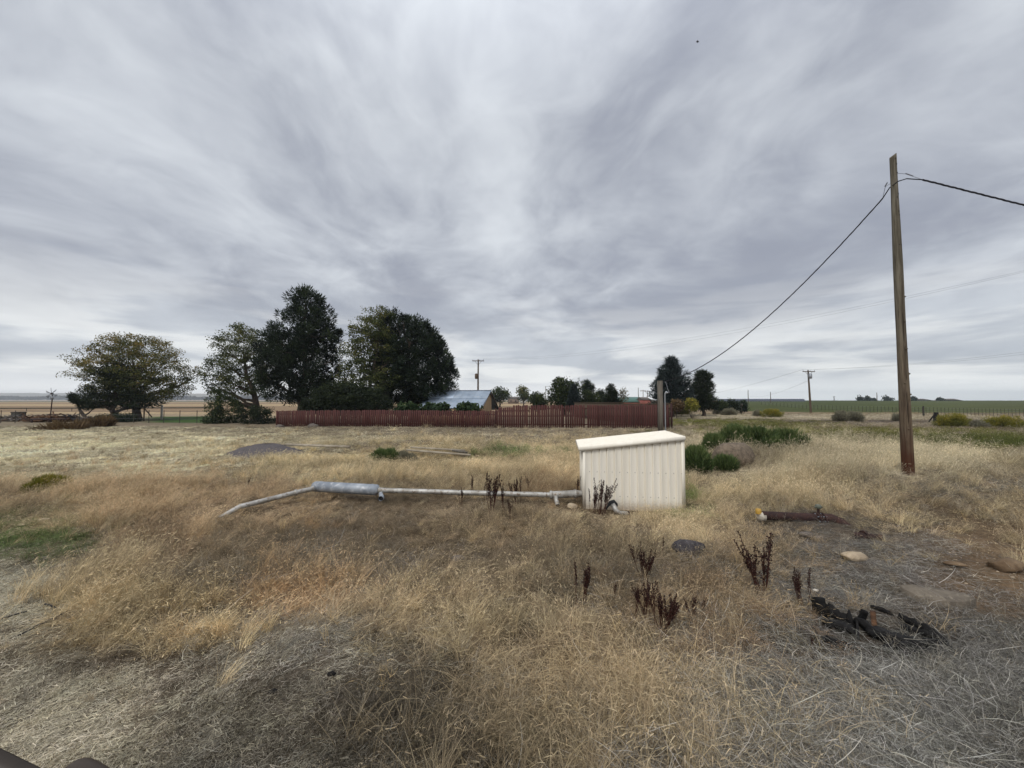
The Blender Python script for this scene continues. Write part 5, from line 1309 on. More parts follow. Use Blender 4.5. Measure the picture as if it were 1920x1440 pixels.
tank = seg_pipe('pipe_drum', 'fat blue grey galvanised pipe section lying in the grass', [T0 - (T1 - T0).normalized() * .07, T0 - (T1 - T0).normalized() * .05, T0, T1, T1 + (T1 - T0).normalized() * .05], [0.05, 0.09, 0.115, 0.115, 0.06], 'galv', n=20, bands=())
for f_ in (0.08, 0.93):
    q = (T1 - T0) * f_ + (T0 - tank.location); d_ = (T1 - T0).normalized(); g = Geo(); g.tube([q - d_ * .02, q - d_ * .012, q + d_ * .012, q + d_ * .02], [.115, .122, .122, .115], 20); g.obj('seam', M['galv'], tank)
E0 = T1 + Vector((0.03, 0, -0.005)); E1 = at(1034, 928, 8.15)
seg_pipe('irrigation_pipe', 'long thin pale metal pipe between the fat section and the cream shed', [E0, E0 + (E1 - E0) * .5 + Vector((0, 0, -.004)), E1], 0.052, 'alum', bands=(0.01,))
G0 = E1 + Vector((-0.01, 0, 0.0)); G1 = at(1094, 925, 8.25)
cpl = seg_pipe('pipe_coupling', 'thicker stub of pale pipe entering the side of the cream shed', [G0, G0 + Vector((.03, 0, .0)), G0 + (G1 - G0) * .72, G1], [0.055, 0.075, 0.075, 0.06], 'alum', bands=(0.03, 0.70))
L0 = at(588, 916, 8.55); L1 = at(553, 924, 8.3); L2 = at(450, 950, 7.55); L3 = at(412, 961, 7.3)
L2.z = max(L2.z, gz(L2.x, L2.y) + .045); L3.z = gz(L3.x, L3.y) + .01
seg_pipe('irrigation_pipe', 'pale pipe running from the fat section towards the lower left into the weeds', [L0, L1, L2, L3], [0.055, 0.05, 0.048, 0.046], 'alum', bands=(0.32,))
Q0 = at(714, 926, 8.3); Q1 = at(715, 934, 8.0)
ro = thing('pipe_outlet', Q1, 'small open pipe mouth hanging under the right end of the fat section', 'pipe')
g = Geo(); g.tube([Q0 - Q1, Vector((0, .03, 0)), Vector((0, -.04, 0))], [.045, .05, .05], 14, cap=False); g.obj('pipe_body', M['galv'], ro)
g = Geo(); g.tube([Vector((0, -.005, 0)), Vector((0, .0, 0))], [.048, .048], 14); g.obj('pipe_mouth', M['black'], ro)
Q1 = at(1043, 943, 8.0)
ro = thing('pipe_outlet', Q1, 'drooping rusty pipe elbow under the coupling by the cream shed', 'pipe')
g = Geo(); g.tube([Vector((0, .05, .14)), Vector((0, .03, .05)), Vector((0.01, 0, .03)), Vector((.02, -.06, -.03))], [.045, .045, .045, .045], 12); g.obj('pipe_body', M['alum'], ro)
g = Geo(); g.tube([Vector((.019, -.055, -.028)), Vector((.021, -.065, -.036))], [.038, .038], 12); g.obj('pipe_mouth', M['rust'], ro)
# elbow at the shed front
J = at(1150, 950, 7.55); J.z = gz(J.x, J.y)
ro = thing('pipe_elbow', J, 'white elbow pipe coming out of a black flap at the cream shed wall', 'pipe')
g = Geo(); g.tube([(0.0, .14, .15), (.0, .06, .16), (.02, .0, .13), (.05, -.03, .06), (.12, -.05, .03), (.27, -.05, .02)], [.05, .05, .05, .048, .045, .042], 14); g.obj('pipe_body', M['alum'], ro)
g = Geo(); g.add([(-.13, .12, .02), (-.06, .1, .2), (.04, .08, .24), (.11, .07, .16), (.09, .12, .02), (-.02, .01, .20)], [[0, 1, 5], [1, 2, 5], [2, 3, 5], [3, 4, 5]], 1.0)
V0 = np.array([(-.13, .12, .02), (-.06, .1, .2), (.04, .08, .24), (.11, .07, .16), (.09, .12, .02), (-.02, .01, .20)]); g.add(V0 + [0, .015, .012], [[1, 0, 5], [2, 1, 5], [3, 2, 5], [4, 3, 5]], 1.0)
g.obj('flap', M['black'], ro)
g = Geo(); g.tube([(.26, -.05, .02), (.29, -.05, .02)], [.05, .05], 12); g.obj('pipe_flange', M['rust'], ro)
# rubble by the shed
M['stone'] = mat_simple('grey_stone', (112, 104, 96), (78, 72, 68), 9, 0.9, bump_s=0.7, shade=True, c3=(134, 126, 114))
M['palestone'] = mat_simple('pale_stone', (186, 168, 142), (150, 134, 112), 8, 0.9, bump_s=0.7, shade=True)
M['slab'] = mat_simple('slab_stone', (120, 110, 96), (92, 84, 74), 6, 0.92, bump_s=0.6, shade=True, c3=(134, 124, 108))
M['palesoil'] = mat_simple('pale_soil', (126, 112, 96), (92, 82, 70), 9, 0.95, bump_s=1.0, shade=True, c3=(84, 72, 60))
M['lava'] = mat_simple('dark_rock', (74, 70, 72), (54, 50, 52), 12, 0.9, bump_s=0.9, shade=True, c3=(96, 92, 90))
M['char'] = mat_simple('charred_wood', (14, 13, 13), (28, 26, 25), 12, 0.85, bump_s=0.5, shade=True, c3=(30, 28, 27), bscale=30)
M['brownwood'] = mat_simple('brown_wood', (96, 68, 46), (66, 48, 36), 6, 0.9, bump_s=0.5, shade=True)
def rock(name, label, px, py, r, squash, mat, seed, d=None, sink=0.25, rz=0.0, cat='rock'):
    p = gpt(px, py); 
    g = rock_geo(r, seed, squash); o = g.obj(name, M[mat], loc=(p.x, p.y, p.z + r * squash[2] * (1 - sink * 2))); o.rotation_euler = (0, 0, rz)
    return tag(o, label, cat)
rock('rock', 'pinkish grey stone lying in front of the thick pipe stub', 1073, 953, 0.10, (1.1, .9, .8), 'palestone', 3)
rock('rock', 'dark flat topped boulder in tall grass in front of the cream shed', 1290, 1041, 0.165, (1.45, .9, .75), 'lava', 15, sink=.05, rz=.1)
rock('rock', 'pale tan rounded rock sunk in the grey litter', 1600, 1050, 0.125, (1.4, .9, .55), 'palestone', 8, sink=.2)
rock('rock', 'brown grey stone half hidden in the weeds at the middle of the plot', 858, 1052, 0.085, (1.3, .9, .7), 'stone', 9, sink=.3)
rock('rock', 'left stone beneath the rusty pipe valve', 1512, 1008, 0.09, (1.2, .9, .7), 'stone', 10, sink=.2)
rock('rock', 'right stone beneath the rusty pipe valve', 1537, 1012, 0.065, (1.2, .9, .7), 'stone', 11, sink=.2)
rock('rock', 'long white stone among weeds at the left edge', 84, 978, 0.085, (1.5, .7, .55), 'palestone', 12)
rock('rock', 'small white stone, middle one at the left edge', 60, 972, 0.045, (1.2, .8, .7), 'palestone', 13)
rock('rock', 'small white stone, leftmost at the left edge', 41, 986, 0.045, (1.4, .8, .6), 'palestone', 14)
rock('dirt_clod', 'dark brown clod of earth on the bare soil at the right edge', 1884, 1066, 0.17, (1.7, .8, .5), 'soil', 16, sink=.2, rz=.2, cat='clod')
rock('dirt_clod', 'thin clod of earth left of the larger one on the bare soil', 1792, 1060, 0.08, (2.0, .7, .4), 'soil', 17, sink=.2, rz=-.3, cat='clod')
for k, (px, py, r, lab) in enumerate(((1196, 948, .075, 'left brown broken chunk at the foot of the cream shed'), (1208, 941, .06, 'upper broken chunk at the foot of the cream shed'), (1217, 950, .055, 'right broken chunk at the foot of the cream shed'))):
    rock('rubble_chunk', lab, px, py, r, (1.3, .8, .8), ('brownwood', 'stone', 'stone')[k], 30 + k, sink=.1, rz=k, cat='rubble')
# flat slab
p = gpt(1755, 1128); rg = np.random.default_rng(5); n_ = 14; V = []
for z_ in (-0.03, 0.07, 0.078):
    for k in range(n_):
        a = 2 * PI * k / n_; rr_ = (0.97 if z_ < 0.075 else 0.90) * (1 + 0.10 * math.sin(3 * a + 1) + 0.06 * math.sin(5 * a))
        V.append((0.30 * rr_ * math.cos(a), 0.17 * rr_ * math.sin(a), z_))
V.append((0, 0, 0.082)); Fq = [[j * n_ + k, j * n_ + (k + 1) % n_, (j + 1) * n_ + (k + 1) % n_, (j + 1) * n_ + k] for j in (0, 1) for k in range(n_)]
g = Geo(); g.add(V, Fq); g.f.append(np.array([[2 * n_ + k, 2 * n_ + (k + 1) % n_, 3 * n_] for k in range(n_)])); g.mi.append(np.zeros(n_))
o = g.obj('stone_slab', M['slab'], loc=(p.x, p.y, p.z + .02)); o.rotation_euler = (0.06, -0.03, -0.45); tag(o, 'flat grey oval stone slab lying on the litter above the burnt timber', 'slab')
# pebbles on bare soil
pg = Geo(); rg = np.random.default_rng(12)
base_r = rock_geo(1.0, 40, (1, 1, .6), sub=1); bv = base_r.v[0]; bf = base_r.f[0]
for k in range(260):
    px, py = rg.uniform(1700, 1990), rg.uniform(1010, 1250)
    if px < 1740 + (py - 1010) * .35 and rg.random() < .75: continue
    p = gpt(px, py); r = rg.uniform(.006, .02) * (1.5 if rg.random() < .1 else 1)
    pg.add(bv * r * rg.uniform(.7, 1.3, (1, 3)) + [p.x, p.y, p.z + r * .3], bf, rg.uniform(.7, 1.25))
tag(pg.obj('pebbles', M['palestone']), 'small pale pebbles scattered on the bare brown soil', 'pebbles', kind='stuff')

# rusty irrigation pipe with valve
R0 = at(1428, 966, 6.9); R1 = at(1522, 971, 6.85); R2 = at(1558, 972, 6.8); R3 = at(1602, 998, 6.5)
rp = seg_pipe('rusty_pipe', 'dark rusty iron pipe with a bolted valve, bending down into the litter', [R0, R1, R2, R2.lerp(R3, .35) + Vector((.01, 0, .02)), R3, R3 + Vector((.1, -.1, -.12))], [.072, .075, .078, .08, .075, .07], 'rust', n=18)
def rel(px, py, d): return at(px, py, d) - rp.location
for (px_, n_) in ((1531, 0), (1541, 1)):
    q = rel(px_, 974.5, 6.83); g = Geo(); g.tube([q - Vector((.012, 0, 0)), q + Vector((.012, 0, 0))], [.125, .125], 22); g.obj('flange', M['rust'], rp)
    for k in range(8):
        a = 2 * PI * k / 8; b = q + Vector((0, math.cos(a) * .102, math.sin(a) * .102)); g = Geo(); g.tube([b - Vector((.03, 0, 0)), b + Vector((.03, 0, 0))], .011, 6); g.obj('bolt', M['conduit'], rp)
g = Geo(); q = rel(1535, 974, 6.83); g.tube([q, q + Vector((0, 0, .14)), q + Vector((0, 0, .2))], [.03, .02, .018], 8); g.obj('valve_stem', M['rust'], rp)
M['valvegreen'] = mat_simple('valve_green', (98, 102, 90), (76, 80, 72), 6, .7)
g = Geo(); g.tube([q + Vector((0, 0, .19)), q + Vector((0, 0, .2)), q + Vector((0, 0, .25)), q + Vector((0, 0, .26))], [.03, .045, .045, .02], 12); g.bar(q + Vector((-.07, 0, .215)), q + Vector((.07, 0, .215)), .025, .02); g.obj('valve_cap', M['valvegreen'], rp)
M['offwhite'] = mat_simple('off_white', (206, 198, 182), (168, 160, 146), 8, .7, c3=(120, 104, 88)); M['yellow'] = mat_simple('yellow_plastic', (186, 148, 66), (160, 124, 56), 5, .5)
q = rel(1427, 968, 6.9); g = Geo(); g.tube([q + Vector((-.05, 0, 0)), q + Vector((-.04, 0, 0)), q + Vector((.05, 0, 0)), q + Vector((.055, 0, 0))], [.05, .078, .082, .07], 16); g.obj('end_collar', M['offwhite'], rp)
g = Geo(); g.tube([q + Vector((-.04, 0, .05)), q + Vector((-.045, 0, .09)), q + Vector((-.045, 0, .13)), q + Vector((-.045, 0, .135))], [.05, .048, .04, .02], 12); g.obj('yellow_cap', M['yellow'], rp)
R4 = gpt(1602, 1008); R5 = gpt(1655, 1012)
rp2 = seg_pipe('rusty_pipe', 'lower rusty pipe end with bolted flange, half buried right of the bend', [R4 + Vector((0, 0, .03)), R5 + Vector((0, 0, .02))], .055, 'rust', n=14)
q = (R5 - R4) * .35 + Vector((0, 0, .0)); g = Geo(); g.tube([q - Vector((.012, 0, 0)), q + Vector((.02, 0, 0))], [.085, .085], 16); g.obj('flange', M['rust'], rp2)

# burnt timber
def char_beam(name, label, pts, w_, h_, seed, mat='char'):
    """a broken plank: flat faces, jagged upper edge, splintered ends"""
    rg = np.random.default_rng(seed); a = Vector(pts[0]); b = Vector(pts[1]); n_ = 15; V = []; sh = []
    d_ = (b - a).normalized(); s_ = d_.cross(Vector((0, 0, 1)))
    if s_.length < .2: s_ = d_.cross(Vector((0, 1, 0)))
    s_.normalize(); u_ = s_.cross(d_); s_ = (s_ + u_ * .15).normalized(); th = w_ if w_ > h_ * 1.3 else min(w_, h_) * .5; lv = 1.0
    for i in range(n_):
        f_ = i / (n_ - 1) + (rg.uniform(-.025, .025) if 0 < i < n_ - 1 else 0); c = (b - a) * f_
        if rg.random() < .45: lv = rg.uniform(.62, 1.0)
        top = lv * rg.uniform(.93, 1.0) * (0.35 + .65 * min(1, (1 - f_) * 6)) * (0.6 + .4 * min(1, f_ * 8))
        for (p_, q_) in ((-1, -.5), (1, -.5), (1, top - .5), (-1, top - .54)):
            V.append(list(c + s_ * p_ * th / 2 + u_ * q_ * h_)); sh.append(rg.uniform(.4, 1.3) if p_ > 0 else rg.uniform(.7, 1.9))
    Fq = [[i * 4 + k, i * 4 + (k + 1) % 4, (i + 1) * 4 + (k + 1) % 4, (i + 1) * 4 + k] for i in range(n_ - 1) for k in range(4)] + [[3, 2, 1, 0], [(n_ - 1) * 4 + k for k in range(4)]]
    g = Geo(); g.add(V, Fq, sh); o = g.obj(name, M[mat], loc=a)
    return tag(o, label, 'burnt wood')
def pz(px, py, dz): p = gpt(px, py); return Vector((p.x, p.y, p.z + dz))
char_beam('burnt_stump', 'upright charred block with pale top at the left end of the burnt timber', [pz(1537, 1160, -.02), pz(1532, 1157, .21)], .13, .13, 1)
char_beam('burnt_board', 'ragged black board leaning right of the charred block', [pz(1540, 1160, .10), pz(1606, 1180, .08)], .05, .19, 2)
char_beam('burnt_beam', 'long black beam running down from the middle of the burnt timber', [pz(1606, 1180, .12), pz(1684, 1222, .04)], .08, .12, 3)
char_beam('burnt_beam', 'low black beam lying along the bottom of the burnt timber', [pz(1660, 1222, .04), pz(1784, 1214, .05)], .09, .10, 4)
char_beam('burnt_beam', 'black pointed beam slanting right at the back of the burnt timber', [pz(1688, 1176, .13), pz(1774, 1210, .04)], .08, .10, 5)
char_beam('burnt_beam', 'thin black rail at the top of the burnt timber', [pz(1632, 1150, .08), pz(1676, 1162, .06)], .04, .05, 6)
char_beam('burnt_post', 'short charred upright under the long beam', [pz(1610, 1200, -.01), pz(1607, 1180, .11)], .035, .04, 7)
char_beam('burnt_board', 'short grey brown board standing behind the long beam', [pz(1640, 1178, .0), pz(1637, 1168, .12)], .04, .03, 8, 'brownwood')
char_beam('burnt_board', 'brown unburnt board lying between the black beams', [pz(1650, 1190, .02), pz(1720, 1200, .02)], .05, .03, 9, 'brownwood')
char_beam('burnt_board', 'wide flat charred sheet lying between the long beam and the slanting one', [pz(1625, 1190, .05), pz(1735, 1214, .05)], .20, .05, 14)
char_beam('burnt_board', 'broad flat charred plank beneath the slanting beam at the back', [pz(1690, 1184, .07), pz(1778, 1208, .05)], .15, .05, 24)
char_beam('burnt_board', 'broad flat charred plank beneath the low front beam', [pz(1680, 1226, .04), pz(1790, 1220, .04)], .16, .05, 25)
char_beam('burnt_board', 'broad charred plank tipped against the block at the left end', [pz(1545, 1172, .05), pz(1606, 1190, .05)], .14, .06, 26)
char_beam('burnt_board', 'short charred block leaning where the long beam begins', [pz(1612, 1168, .02), pz(1622, 1176, .17)], .05, .08, 15)
char_beam('burnt_beam', 'low charred strip in the weeds left of the long beam', [pz(1540, 1200, .02), pz(1612, 1222, .03)], .05, .07, 16)
char_beam('burnt_beam', 'charred end poking from the grey tangle below the burnt timber', [pz(1600, 1225, .02), pz(1655, 1255, .02)], .04, .05, 10)
g = Geo(); p = pz(1531, 1148, .22); g.add(rock_geo(.03, 77, (1.2, 1, .35), sub=1).v[0], rock_geo(.03, 77, (1.2, 1, .35), sub=1).f[0]); tag(g.obj('ash_flake', M['offwhite'], loc=p), 'pale flake of ash on top of the charred block', 'ash')

# long boards in the mid ground
def board(name, label, p0, p1, w_, t_, mat, cat='board', dz=.05):
    a = gpt(*p0); b = gpt(*p1); a.z += dz; b.z += dz; g = Geo(); g.bar((0, 0, 0), b - a, w_, t_); return tag(g.obj(name, M[mat], loc=a), label, cat)
M['palewood'] = mat_simple('weathered_pale_wood', (176, 166, 148), (140, 130, 114), 3, .85, bump_s=.3, shade=True)
a_, b_ = (540, 846), (655, 850)
board('long_plank', 'long pale plank right of the gravel heap', (535, 846), (655, 851), .16, .07, 'palewood', dz=.28)
board('long_plank', 'longest pale pipe like plank of the three behind the shed side grass', (762, 856), (882, 866), .09, .06, 'palewood', dz=.24)
board('long_plank', 'upper pale plank of the three', (770, 853), (872, 859), .10, .05, 'palewood', dz=.28)
board('long_plank', 'short grey plank at the right tip of the three', (848, 857), (876, 861), .12, .06, 'greywood', dz=.24)
# gravel heap
n_ = 46; gg = Geo(); V = []; c0 = gpt(470, 856)
for j in range(14):
    for k in range(n_):
        r_ = j / 13; a = 2 * PI * k / n_; xx = r_ * math.cos(a) * 1.62; yy = r_ * math.sin(a) * 1.2
        zz = .46 * (1 - r_ ** 1.5) * (0.9 + .2 * vnoise(np.array([xx * 2]), np.array([yy * 2]), 3)[0]) + .025 * random.uniform(-1, 1); V.append((xx, yy, zz - .04))
gg.add(V, [[j * n_ + k, j * n_ + (k + 1) % n_, (j + 1) * n_ + (k + 1) % n_, (j + 1) * n_ + k] for j in range(13) for k in range(n_)])
M['gravel'] = mat_simple('gravel', (104, 98, 98), (66, 62, 64), 40, .95, bump_s=1.0, c3=(132, 126, 122))
tag(gg.obj('gravel_heap', M['gravel'], loc=(c0.x, c0.y + .9, c0.z)), 'low dark grey heap of gravel in the dry grass', 'gravel heap')
KEEP.append((c0.x, c0.y + .8, 1.25))
# dirt mound stone-like by the weeds
rock('dirt_mound', 'rounded pinkish brown dirt mound among the green weeds', 1374, 872, .55, (1.2, .9, .9), 'palesoil', 19, sink=.2, cat='mound')

# ------------------------------------------------------------------ dock stalks
def dock_proto(seed, n_st, ht, sp):
    rg = np.random.default_rng(seed); gs = Geo(); gl = Geo()
    for k in range(n_st):
        b = np.array([rg.normal(0, .02), rg.normal(0, .02), -.02]); L = ht * rg.uniform(.65, 1.0); ang = rg.normal(0, sp); ang2 = rg.normal(0, sp)
        tip = b + [L * math.sin(ang), L * math.sin(ang2), L]; mid = (b + tip) / 2 + rg.normal(0, .01, 3)
        gs.tube([b, mid, tip], [.004, .003, .0015], 5)
        nb = 2 + int(rg.integers(0, 3)); segs = [(b * .45 + tip * .55, tip)]
        for q in range(nb):
            f_ = rg.uniform(.35, .7); s_ = b * (1 - f_) + tip * f_; dr = nrm(np.array([rg.normal(0, .28), rg.normal(0, .28), 1.0])); e = s_ + dr * L * rg.uniform(.2, .38); gs.tube([s_, e], [.0025, .001], 4); segs.append((s_ * .6 + e * .4, e))
        for (a, c) in segs:
            m = int(np.linalg.norm(c - a) / .0035); t_ = rg.uniform(0, 1, m); P_ = a + (c - a) * t_[:, None]; r_ = .013 * np.sin(PI * np.clip(t_ * .85 + .12, 0, 1))
            P_ = P_ + nrm(rg.normal(size=(m, 3))) * r_[:, None]
            tri_leaves(gl, P_, 2, (.003,) * 3, .013, rg.uniform(.1, .9, m), int(rg.integers(1e6)), quad=True)
    return gs.mesh('stalk', M['dock']), gl.mesh('seed_head', M['dock'])
DP = [dock_proto(1, 1, .42, .05), dock_proto(2, 3, .42, .10), dock_proto(3, 7, .42, .17), dock_proto(4, 11, .42, .30), dock_proto(5, 2, .42, .12)]
DOCK = [ # px, base py, top py, proto, label
 (116 * 4, 918, 896, 1, 'short dark stalks left of the angled pale pipe'),
 (886 - 25, 946, 912, 0, 'single dark stalk standing just left of the middle of the thin pipe'),
 (864, 948, 914, 1, 'curled dark stalks leaning on the thin pipe at its middle'),
 (888, 932, 894, 1, 'pair of dark stalks just behind the thin pipe'),
 (907, 940, 896, 0, 'lone straight dark stalk left of the tallest pair at the pipe'),
 (923, 966, 889, 2, 'tallest dense dark stalks crossing in front of the thin pipe'),
 (947, 965, 908, 1, 'forked dark stalks right of the tallest ones at the pipe'),
 (956, 974, 936, 1, 'short dark stalks in front of the pipe below the forked ones'),
 (969, 945, 897, 2, 'cluster of five thin dark stalks behind the right part of the thin pipe'),
 (991, 922, 893, 1, 'pair of dark stalks behind the pipe nearest the shed'),
 (1080, 935, 893, 1, 'branching dark stalk at the left corner of the cream shed'),
 (1113, 962, 920, 2, 'left half of the dark brown stalks at the front of the cream shed'),
 (1127, 966, 902, 3, 'bushiest dark brown stalks at the front of the cream shed'),
 (1094, 1136, 1060, 2, 'dense dark red stalks standing alone in the middle foreground'),
 (1152, 1124, 1094, 1, 'small dark stalks right of the lone dense ones'),
 (1207, 1092, 1026, 3, 'wide bushy dark red stalks upslope of the largest cluster'),
 (1243, 1042, 997, 0, 'thin dark stalk just left of the flat topped boulder'),
 (1190, 1160, 1096, 1, 'left thin stalks of the large dark red cluster'),
 (1215, 1168, 1092, 2, 'second stalks from the left of the large dark red cluster'),
 (1243, 1192, 1108, 3, 'widest lowest stalks of the large dark red cluster'),
 (1262, 1180, 1112, 1, 'rightmost stalks of the large dark red cluster'),
 (1300, 1168, 1120, 2, 'separate dark stalks right of the large cluster'),
 (1318, 1160, 1122, 1, 'small forked dark stalks right of the separate ones'),
 (1430, 1120, 1022, 3, 'big spreading dark plant below the rusty pipe'),
 (1503, 1136, 1070, 2, 'dark branching plant left of the burnt timber'),
 (1521, 1218, 1190, 1, 'small dark stalks at the lower left of the burnt timber'),
]
for i, (px, by, ty, pi, lab) in enumerate(DOCK):
    p = gpt(px, by); hh = (by - ty) / F * p.y; s_ = hh / .36
    r = thing('dock_plant', p, lab, 'dry plant', 'dry dark dock plants', rz=random.uniform(0, 6.28))
    ws = s_ * (0.8 if by < 980 else 0.85)
    for nm, me in zip(('stalk', 'seed_head'), DP[pi]): inst(nm, me, r, scale=(ws, ws, s_))

# ------------------------------------------------------------------ far buildings
def house(name, label, px0, px1, top_py, eave_py, base_py, d, roofmat, wallmat, depth=9, wins=2, hip=0.0):
    a, b = at(px0, 750, d).x, at(px1, 750, d).x; zt = at(0, top_py, d).z; ze = at(0, eave_py, d).z; zb_ = min(gz(a, d), at(0, base_py, d).z)
    root = thing(name, ((a + b) / 2, d, zb_), label, 'building'); w_ = b - a; eh = ze - zb_; rh = zt - zb_
    g = Geo(); g.box((0, depth / 2, eh / 2), (w_ * .96, depth * .96, eh)); g.obj('wall', M[wallmat], root)
    g = Geo(); hp_ = hip * w_; x0_, x1_ = -w_ / 2, w_ / 2
    V = [(x0_, 0, eh), (x1_, 0, eh), (x1_, depth, eh), (x0_, depth, eh), (x0_ + hp_, depth / 2, rh), (x1_ - hp_, depth / 2, rh)]
    g.add(V, [[0, 1, 5, 4], [2, 3, 4, 5], [3, 2, 1, 0]]); g.add(V, [[1, 2, 5], [3, 0, 4]]); g.obj('roof', M[roofmat], root)
    for k in range(wins):
        g = Geo(); g.box((x0_ + w_ * (k + .7) / (wins + .4), -.02 + depth * .02, eh * .55), (w_ * .09, .08, eh * .35)); g.obj('window', M['black'], root)
    return root
M['greenroof'] = mat_simple('green_metal_roof', (92, 124, 116), (78, 108, 100), .6, .5, .1); M['redwall'] = mat_simple('red_wall', (140, 82, 72), (122, 70, 62), 1, .8)
M['browhouse'] = mat_simple('taupe_wall', (128, 112, 98), (112, 98, 86), 1, .85); M['greyroof'] = mat_simple('grey_roof', (104, 98, 92), (88, 82, 78), .8, .85); M['white'] = mat_simple('white_wall', (200, 196, 188), (184, 180, 172), 1, .8)
house('farm_house', 'house with long green metal roof and red end wall beyond the fence', 1169, 1214, 744, 754, 768, 80, 'greenroof', 'redwall', wins=1)
house('farm_shed', 'reddish shed wall peeping out left of the large spruce', 1206, 1222, 744.5, 750, 768, 78, 'greyroof', 'redwall', depth=5, wins=1)
house('far_house', 'small brown gabled house in the distance between two trees', 952, 973, 743.5, 748, 752, 240, 'greyroof', 'browhouse', wins=2)
house('far_shed', 'tiny pale shed under the grey green distant tree', 976, 986, 747, 749, 752, 240, 'white', 'white', wins=1)
house('far_house', 'long low farm building on the horizon just right of the tall pole', 1706, 1752, 747.5, 751, 753.5, 340, 'greyroof', 'white', hip=.25, wins=4)
house('far_house', 'low farm building on the horizon further to the right', 1766, 1808, 747.5, 751.5, 753.5, 345, 'greyroof', 'browhouse', hip=.2, wins=3)
# solar panels
M['solar'] = mat_simple('solar_glass', (52, 60, 80), (44, 52, 70), 1, .3, .0, spec=.6); M['frame'] = mat_simple('panel_frame', (150, 154, 160), (132, 136, 142), 2, .5, .3)
gs = Geo(); dS = 260; pw = 5.0 / F * dS; z_s = at(0, 753, dS).z
gs.box((0, 0, 0), (pw * .93, 2.6, .08)); ms = gs.mesh('panel', M['solar']); gs = Geo(); gs.bar((0, .2, -1.1), (0, .2, 0), .15, .15, up=(0, 1, 0)); gs.box((0, -.02, -.07), (pw * .97, 2.75, .05), Matrix.Rotation(math.radians(40), 3, 'X')); mf = gs.mesh('rack', M['frame'])
for i in range(33):
    px = 1347 + i * 5.0; x_ = at(px, 750, dS).x; r = thing('solar_panel', (x_, dS, z_s + .95), 'tilted dark solar panel in the long row on the horizon', 'solar panel', 'solar panels in one row on the horizon')
    inst('panel', ms, r, rot=(math.radians(40), 0, 0)); inst('rack', mf, r)
# wire fence along the green field
M['tpost'] = mat_simple('steel_post', (70, 66, 58), (52, 50, 46), 3, .8)
wf = thing('wire_fence', (60, 55, gz(60, 55)), 'wire fence on thin posts along the near edge of the green field', 'fence')
line = [(1425, 772, 150), (1500, 777, 95), (1600, 779, 72), (1700, 781, 60), (1820, 784, 52), (1960, 789, 46)]
px_ = np.arange(1428, 1960, 7.0); Yl = np.interp(px_, [l[0] for l in line], [l[2] for l in line])
gpst_ = Geo(); gpst_.tube([(0, 0, -.1), (0, 0, 1.05)], .018, 5); mp_ = gpst_.mesh('post', M['tpost']); prev = None; wires = [Geo() for _ in range(3)]
for a, d in zip(px_, Yl):
    x_ = at(a, 760, d).x; z_ = gz(x_, d); inst('post', mp_, wf, (x_ - wf.location.x, d - wf.location.y, z_ - wf.location.z), scale=(d / 60 + .3, d / 60 + .3, 1))
    cur = Vector((x_, d, z_)) - wf.location
    if prev is not None:
        for k, hh in enumerate((.4, .7, .98)): wires[k].tube([prev + Vector((0, 0, hh)), cur + Vector((0, 0, hh))], .01, 3, cap=False)
    prev = cur
for w_ in wires: w_.obj('wire', M['wire2'], wf)
p = gpt(1754, 790); p = Vector((at(1754, 760, 38).x, 38, 0)); p.z = gz(p.x, 38)
bpo = thing('corner_post', p, 'short thick black post beside the flowering yellow brush', 'post'); g = Geo(); g.tube([(0, 0, -.1), (0.02, 0, .75), (.03, 0, 1.0)], [.22, .2, .16], 10); g.obj('post', M['char'], bpo)
g = Geo(); g.bar((-.75, 0, .05), (-.1, 0, .85), .08, .08); g.obj('brace', M['char'], bpo)
p = Vector((at(1731, 760, 50).x, 50, 0)); p.z = gz(p.x, 50); g = Geo(); g.tube([(0, 0, -.1), (0, 0, 1.35)], [.1, .08], 8); tag(g.obj('fence_post', M['tpost'], loc=p), 'slim dark post between the tall pole and the black post', 'post')
p = Vector((at(1390, 760, 60).x, 60, 0)); p.z = gz(p.x, 60); g = Geo(); g.tube([(0, 0, -.1), (0, 0, 1.6)], [.05, .05], 6); g.box((0, -.06, 1.45), (.42, .03, .42)); tag(g.obj('small_sign', M['tpost'], loc=p), 'small square sign on a post seen from behind, right of the near black bush', 'sign')
# field at left: wheel line, wire fence, junk
wl = thing('wheel_line', (at(60, 767, 75).x, 75, 0.0), 'dark horizontal irrigation line crossing the far field at the left', 'irrigation line')
zl = at(0, 766, 75).z; g = Geo(); g.tube([(at(-150, 760, 75).x - wl.location.x, 0, zl), (at(385, 760, 75).x - wl.location.x, 0, zl + .15)], .12, 6); g.obj('pipe', M['tpost'], wl)
for px in range(-120, 390, 85):
    g = Geo(); x_ = at(px, 760, 75).x - wl.location.x; g.tube([(x_, 0, -.1), (x_, 0, zl)], .05, 5); g.obj('support', M['tpost'], wl)
lf = thing('wire_fence', (at(330, 785, 38).x, 38, 0), 'thin wire fence on slim posts in front of the green lawn at the left', 'fence')
pr = None; wg = [Geo() for _ in range(3)]
for px in (3, 30, 150, 252, 280, 308, 338, 370, 400, 430):
    x_ = at(px, 760, 38).x; z_ = gz(x_, 38); hh = 1.25; g = Geo(); g.tube([(x_ - lf.location.x, 0, z_ - .1), (x_ - lf.location.x, 0, z_ + hh)], .03, 5); g.obj('post', M['tpost'], lf); c = Vector((x_ - lf.location.x, 0, z_))
    if pr is not None:
        for k in range(3): wg[k].tube([pr + Vector((0, 0, .4 + k * .38)), c + Vector((0, 0, .4 + k * .38))], .008, 3, cap=False)
    pr = c
for w_ in wg: w_.obj('wire', M['wire2'], lf)
